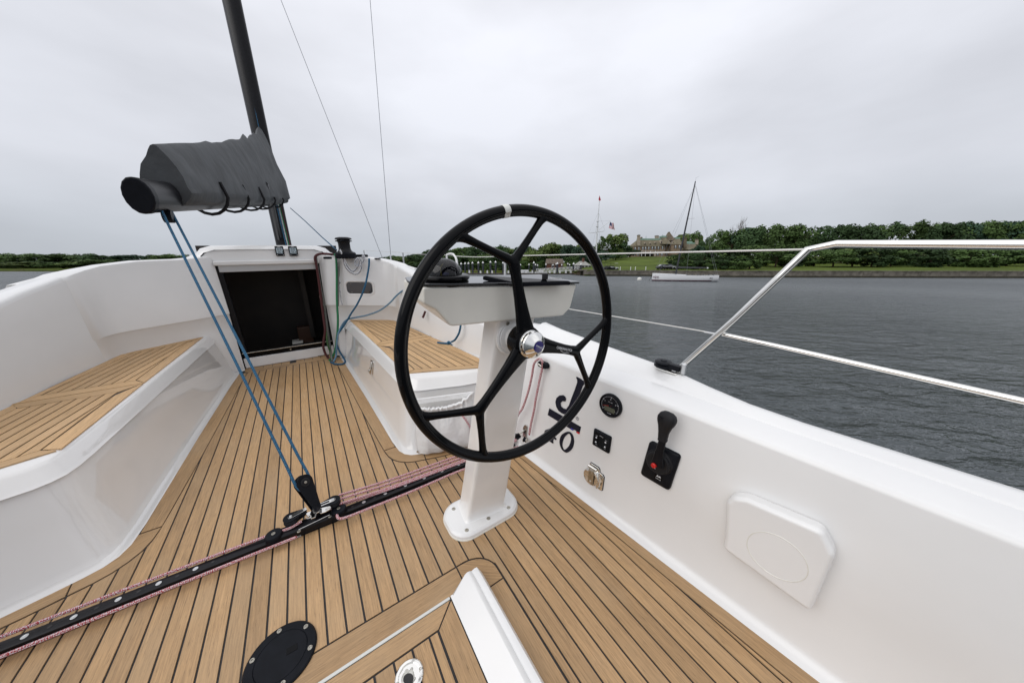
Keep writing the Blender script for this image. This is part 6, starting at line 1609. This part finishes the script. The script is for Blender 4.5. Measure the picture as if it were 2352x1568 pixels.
# ---------------------------------------------------------------- vehicles and posts on the quay
def c5b(x, y): return ((1820 + x / 3.92) / 1.306, (520 + y / 3.92) / 1.306)
def cart(x, lb, white):
    p = far(*c5b(x, 1135), 92); z = terr(p.x, 92) + .02
    t = thing('golf_cart', lb, 'golf cart', (p.x, 92, z), boat=False); b0_ = Vector((p.x, 92, z))
    MB().prism([b0_ + Vector(q) for q in ((-1.2, -.6, .25), (1.1, -.6, .25), (1.25, -.6, .65), (.5, -.6, .75), (.1, -.6, .6), (-.3, -.6, .8), (-1.2, -.6, .85))], (0, 1.2, 0)).build('body', 'cart_dark' if not white else 'galv', t, bevel=.05)
    MB().box(b0_ + Vector((-.1, 0, 1.85)), 1.9, 1.25, .08).build('canopy', 'white_paint' if white else 'cart_dark', t)
    for s_ in (-.95, .75): 
        for w2 in (-.55, .55): MB().tube([b0_ + Vector((s_, w2, .7)), b0_ + Vector((s_ * .9, w2, 1.83))], .03, 5).build('post', 'cart_dark', t)
    for s_ in (-.8, .8):
        for w2 in (-.6, .6): MB().lathe([(.24, -.09), (.24, .09)], 14, b0_ + Vector((s_, w2, .24)), (0, 1, 0)).build('wheel', 'black_rubber', t)
    MB().box(b0_ + Vector((-.35, 0, .95)), .5, 1.1, .35).build('seat', 'cart_dark', t)
cart(12, 'dark golf cart parked at the left on the quay below the lawn', False); cart(48, 'dark golf cart in the middle of the two others on the quay', False); cart(84, 'golf cart with a pale canopy on the quay, rightmost of the carts', True)
def car(x, lb, m_):
    p = far(*c5b(x, 1135), 90); z = terr(p.x, 90) + .02; b0_ = Vector((p.x, 90, z)); t = thing('parked_car', lb, 'car', tuple(b0_), boat=False)
    MB().prism([b0_ + Vector(q) for q in ((-2.1, -.85, .3), (2.1, -.85, .3), (2.15, -.85, .75), (1.9, -.85, .9), (-1.9, -.85, .9), (-2.15, -.85, .7))], (0, 1.7, 0)).build('body', m_, t, bevel=.08)
    MB().prism([b0_ + Vector(q) for q in ((-1.6, -.72, .9), (1.2, -.72, .9), (.7, -.72, 1.4), (-1.1, -.72, 1.42))], (0, 1.44, 0)).build('cabin', 'cart_glass', t, bevel=.06)
    for s_ in (-1.35, 1.35):
        for w2 in (-.8, .8): MB().lathe([(.33, -.1), (.33, .1)], 16, b0_ + Vector((s_, w2, .33)), (0, 1, 0)).build('wheel', 'black_rubber', t)
car(672, 'dark green car parked on the quay in front of the bushes', 'cart_dark'); car(718, 'pale car parked right beside the dark one on the quay', 'galv')
for i, x in enumerate((158, 280, 336, 458)):
    p = far(*c5b(x, 1135), 87); o = MB().lathe([(.10, 0), (.10, .95), (.06, 1.0), (0, 1.0)], 10, (p.x, 87, terr(p.x, 87) - .05)).build('bollard', 'white_paint'); tag(o, ['first', 'second', 'third', 'fourth'][i] + ' white post from the golf carts along the lawn edge', 'post', 'white posts along the quay', boat=False)

# ---------------------------------------------------------------- racing yacht on its mooring
bow = far(*c5b(530, 1255), 53); stn = far(*c5b(1300, 1275), 50); bow.z = stn.z = 0
ax_ = (stn - bow); LN = ax_.length; ax_.normalize(); bw = Vector((-ax_.y, ax_.x, 0))
ry = thing('racing_yacht', 'low white racing yacht with a raked black mast and red bow lettering', 'yacht', tuple((bow + stn) / 2), boat=False)
def yq(s_, w_, z): return bow + ax_ * (s_ * LN) + bw * w_ + Vector((0, 0, z))
ST = [(0, .04, 1.18, .0), (.05, .30, 1.16, .0), (.15, .75, 1.12, 0), (.3, 1.2, 1.06, 0), (.5, 1.55, .98, 0), (.7, 1.65, .92, 0), (.88, 1.6, .90, .05), (.97, 1.52, .90, .12)]
def secy(s_, w_, top_z, rise, z0=None, z1=None, k=1.0):
    o = []
    prof = [(1.0, 1), (.99, .6), (.93, .25), (.80, .0), (.5, -.22)]
    for a, zz in prof: o.append(yq(s_, -w_ * a * k, zz * top_z + rise if zz > 0 else zz + rise))
    for a, zz in reversed(prof): o.append(yq(s_, w_ * a * k, zz * top_z + rise if zz > 0 else zz + rise))
    return o
hull = MB().loft([secy(*s_) for s_ in ST]).build('hull', 'boat_white', ry, sharp=50)
for z0, z1, m_, k in ((.06, .20, 'boat_stripe', 1.006), (-.1, .07, 'boat_under', 1.008)):
    rings = []
    for s_, w_, tz, ri in ST[:-1]:
        def wa(z): zz = (z - ri) / tz; return interp([(-.22, .5), (0, .80), (.25, .93), (.6, .99), (1, 1)], zz)
        rings.append([yq(s_, -w_ * wa(z0) * k - .012, z0), yq(s_, -w_ * wa(z1) * k - .012, z1)])
    MB().loft(rings, caps=False, closed=False).build('waterline_stripe', m_, hull)
MB().loft([[yq(s_, -w_ * .97, tz + .02), yq(s_, -w_ * .6, tz + .09), yq(s_, w_ * .6, tz + .09), yq(s_, w_ * .97, tz + .02)] for s_, w_, tz, ri in ST[:5]], caps=False, closed=False).build('deck', 'boat_white', ry)
for i, s_ in enumerate((.05, .12, .52, .60, .68, .76, .84, .90)): MB().lathe([(.10, 0), (.07, .18), (0, .2)], 8, yq(s_, -.9 if s_ > .2 else -.2, 1.0)).build('deck_gear', 'spar', ry)
mb_ = yq(.365, 0, 1.05); mtp = far(*c5b(1043, 95), mb_.y + .0)
mtp.y = mb_.y
MB().tube([mb_, mb_.lerp(mtp, .5), mtp], [.13, .12, .075], 10).build('mast', 'spar', ry)
bo = far(*c5b(832, 1105), mb_.y); be = far(*c5b(1185, 1112), mb_.y - 1)
MB().tube([bo, be], [.12, .09], 8).build('boom', 'spar', ry); MB().lathe([(.10, -.1), (.12, .0), (.05, .15)], 8, be, (1, 0, 0)).build('boom_end', 'white_paint', ry)
for p_, q_ in (((1043, 130), yq(.02, 0, 1.2)), ((1040, 150), yq(.50, -1.5, 1.0)), ((1043, 130), yq(.98, -.5, 1.0)), ((1043, 150), yq(.98, .6, 1.0)), ((1005, 220), yq(.10, 0, 1.2))):
    P_ = far(*c5b(*p_), mb_.y); MB().tube([P_, q_], .012, 4).build('stay', 'wire', ry)
s0_ = far(*c5b(948, 532), mb_.y); MB().tube([s0_ + Vector((-.0, 0, 0)), s0_ + Vector((1.0, -.3, .0))], .03, 5).build('spreader', 'white_paint', ry)
MB().tube([mtp, mtp + Vector((.0, 0, .5)), mtp + Vector((.5, 0, .75))], .012, 4).build('wind_wand', 'wire', ry)
text('bow_lettering', 'ope', .62, 'boat_stripe', ry, yq(.052, -.47, .70) + bw * -.05, (yq(.10, -.55, 0) - yq(.03, -.20, 0)), (0, 0, 1), .01)
text('stern_lettering', 'AC', .34, 'navy_print', ry, yq(.86, -1.64, .55) - bw * .03, ax_, (0, 0, 1), .01)
MB().tube([yq(.97, -.1, .9), yq(1.0, -.1, .9), yq(1.0, -.1, .2)], .05, 6).build('rudder', 'spar', ry)
o = MB().tube([yq(.0, 0, 1.0), yq(-.03, -.3, .4), yq(-.05, -.5, 0)], .03, 5).build('mooring_line', 'spar'); tag(o, 'dark mooring line dropping from the bow of the racing yacht', 'rope', boat=False)
bpz = far(*c5b(385, 1240), 56); bpz.z = .1
o = MB().lathe([(.0, -.4), (.32, -.3), (.40, 0), (.34, .25), (.15, .36), (0, .38)], 20, bpz).build('mooring_buoy', 'buoy'); tag(o, 'small round white mooring buoy left of the racing yacht', 'buoy', boat=False)
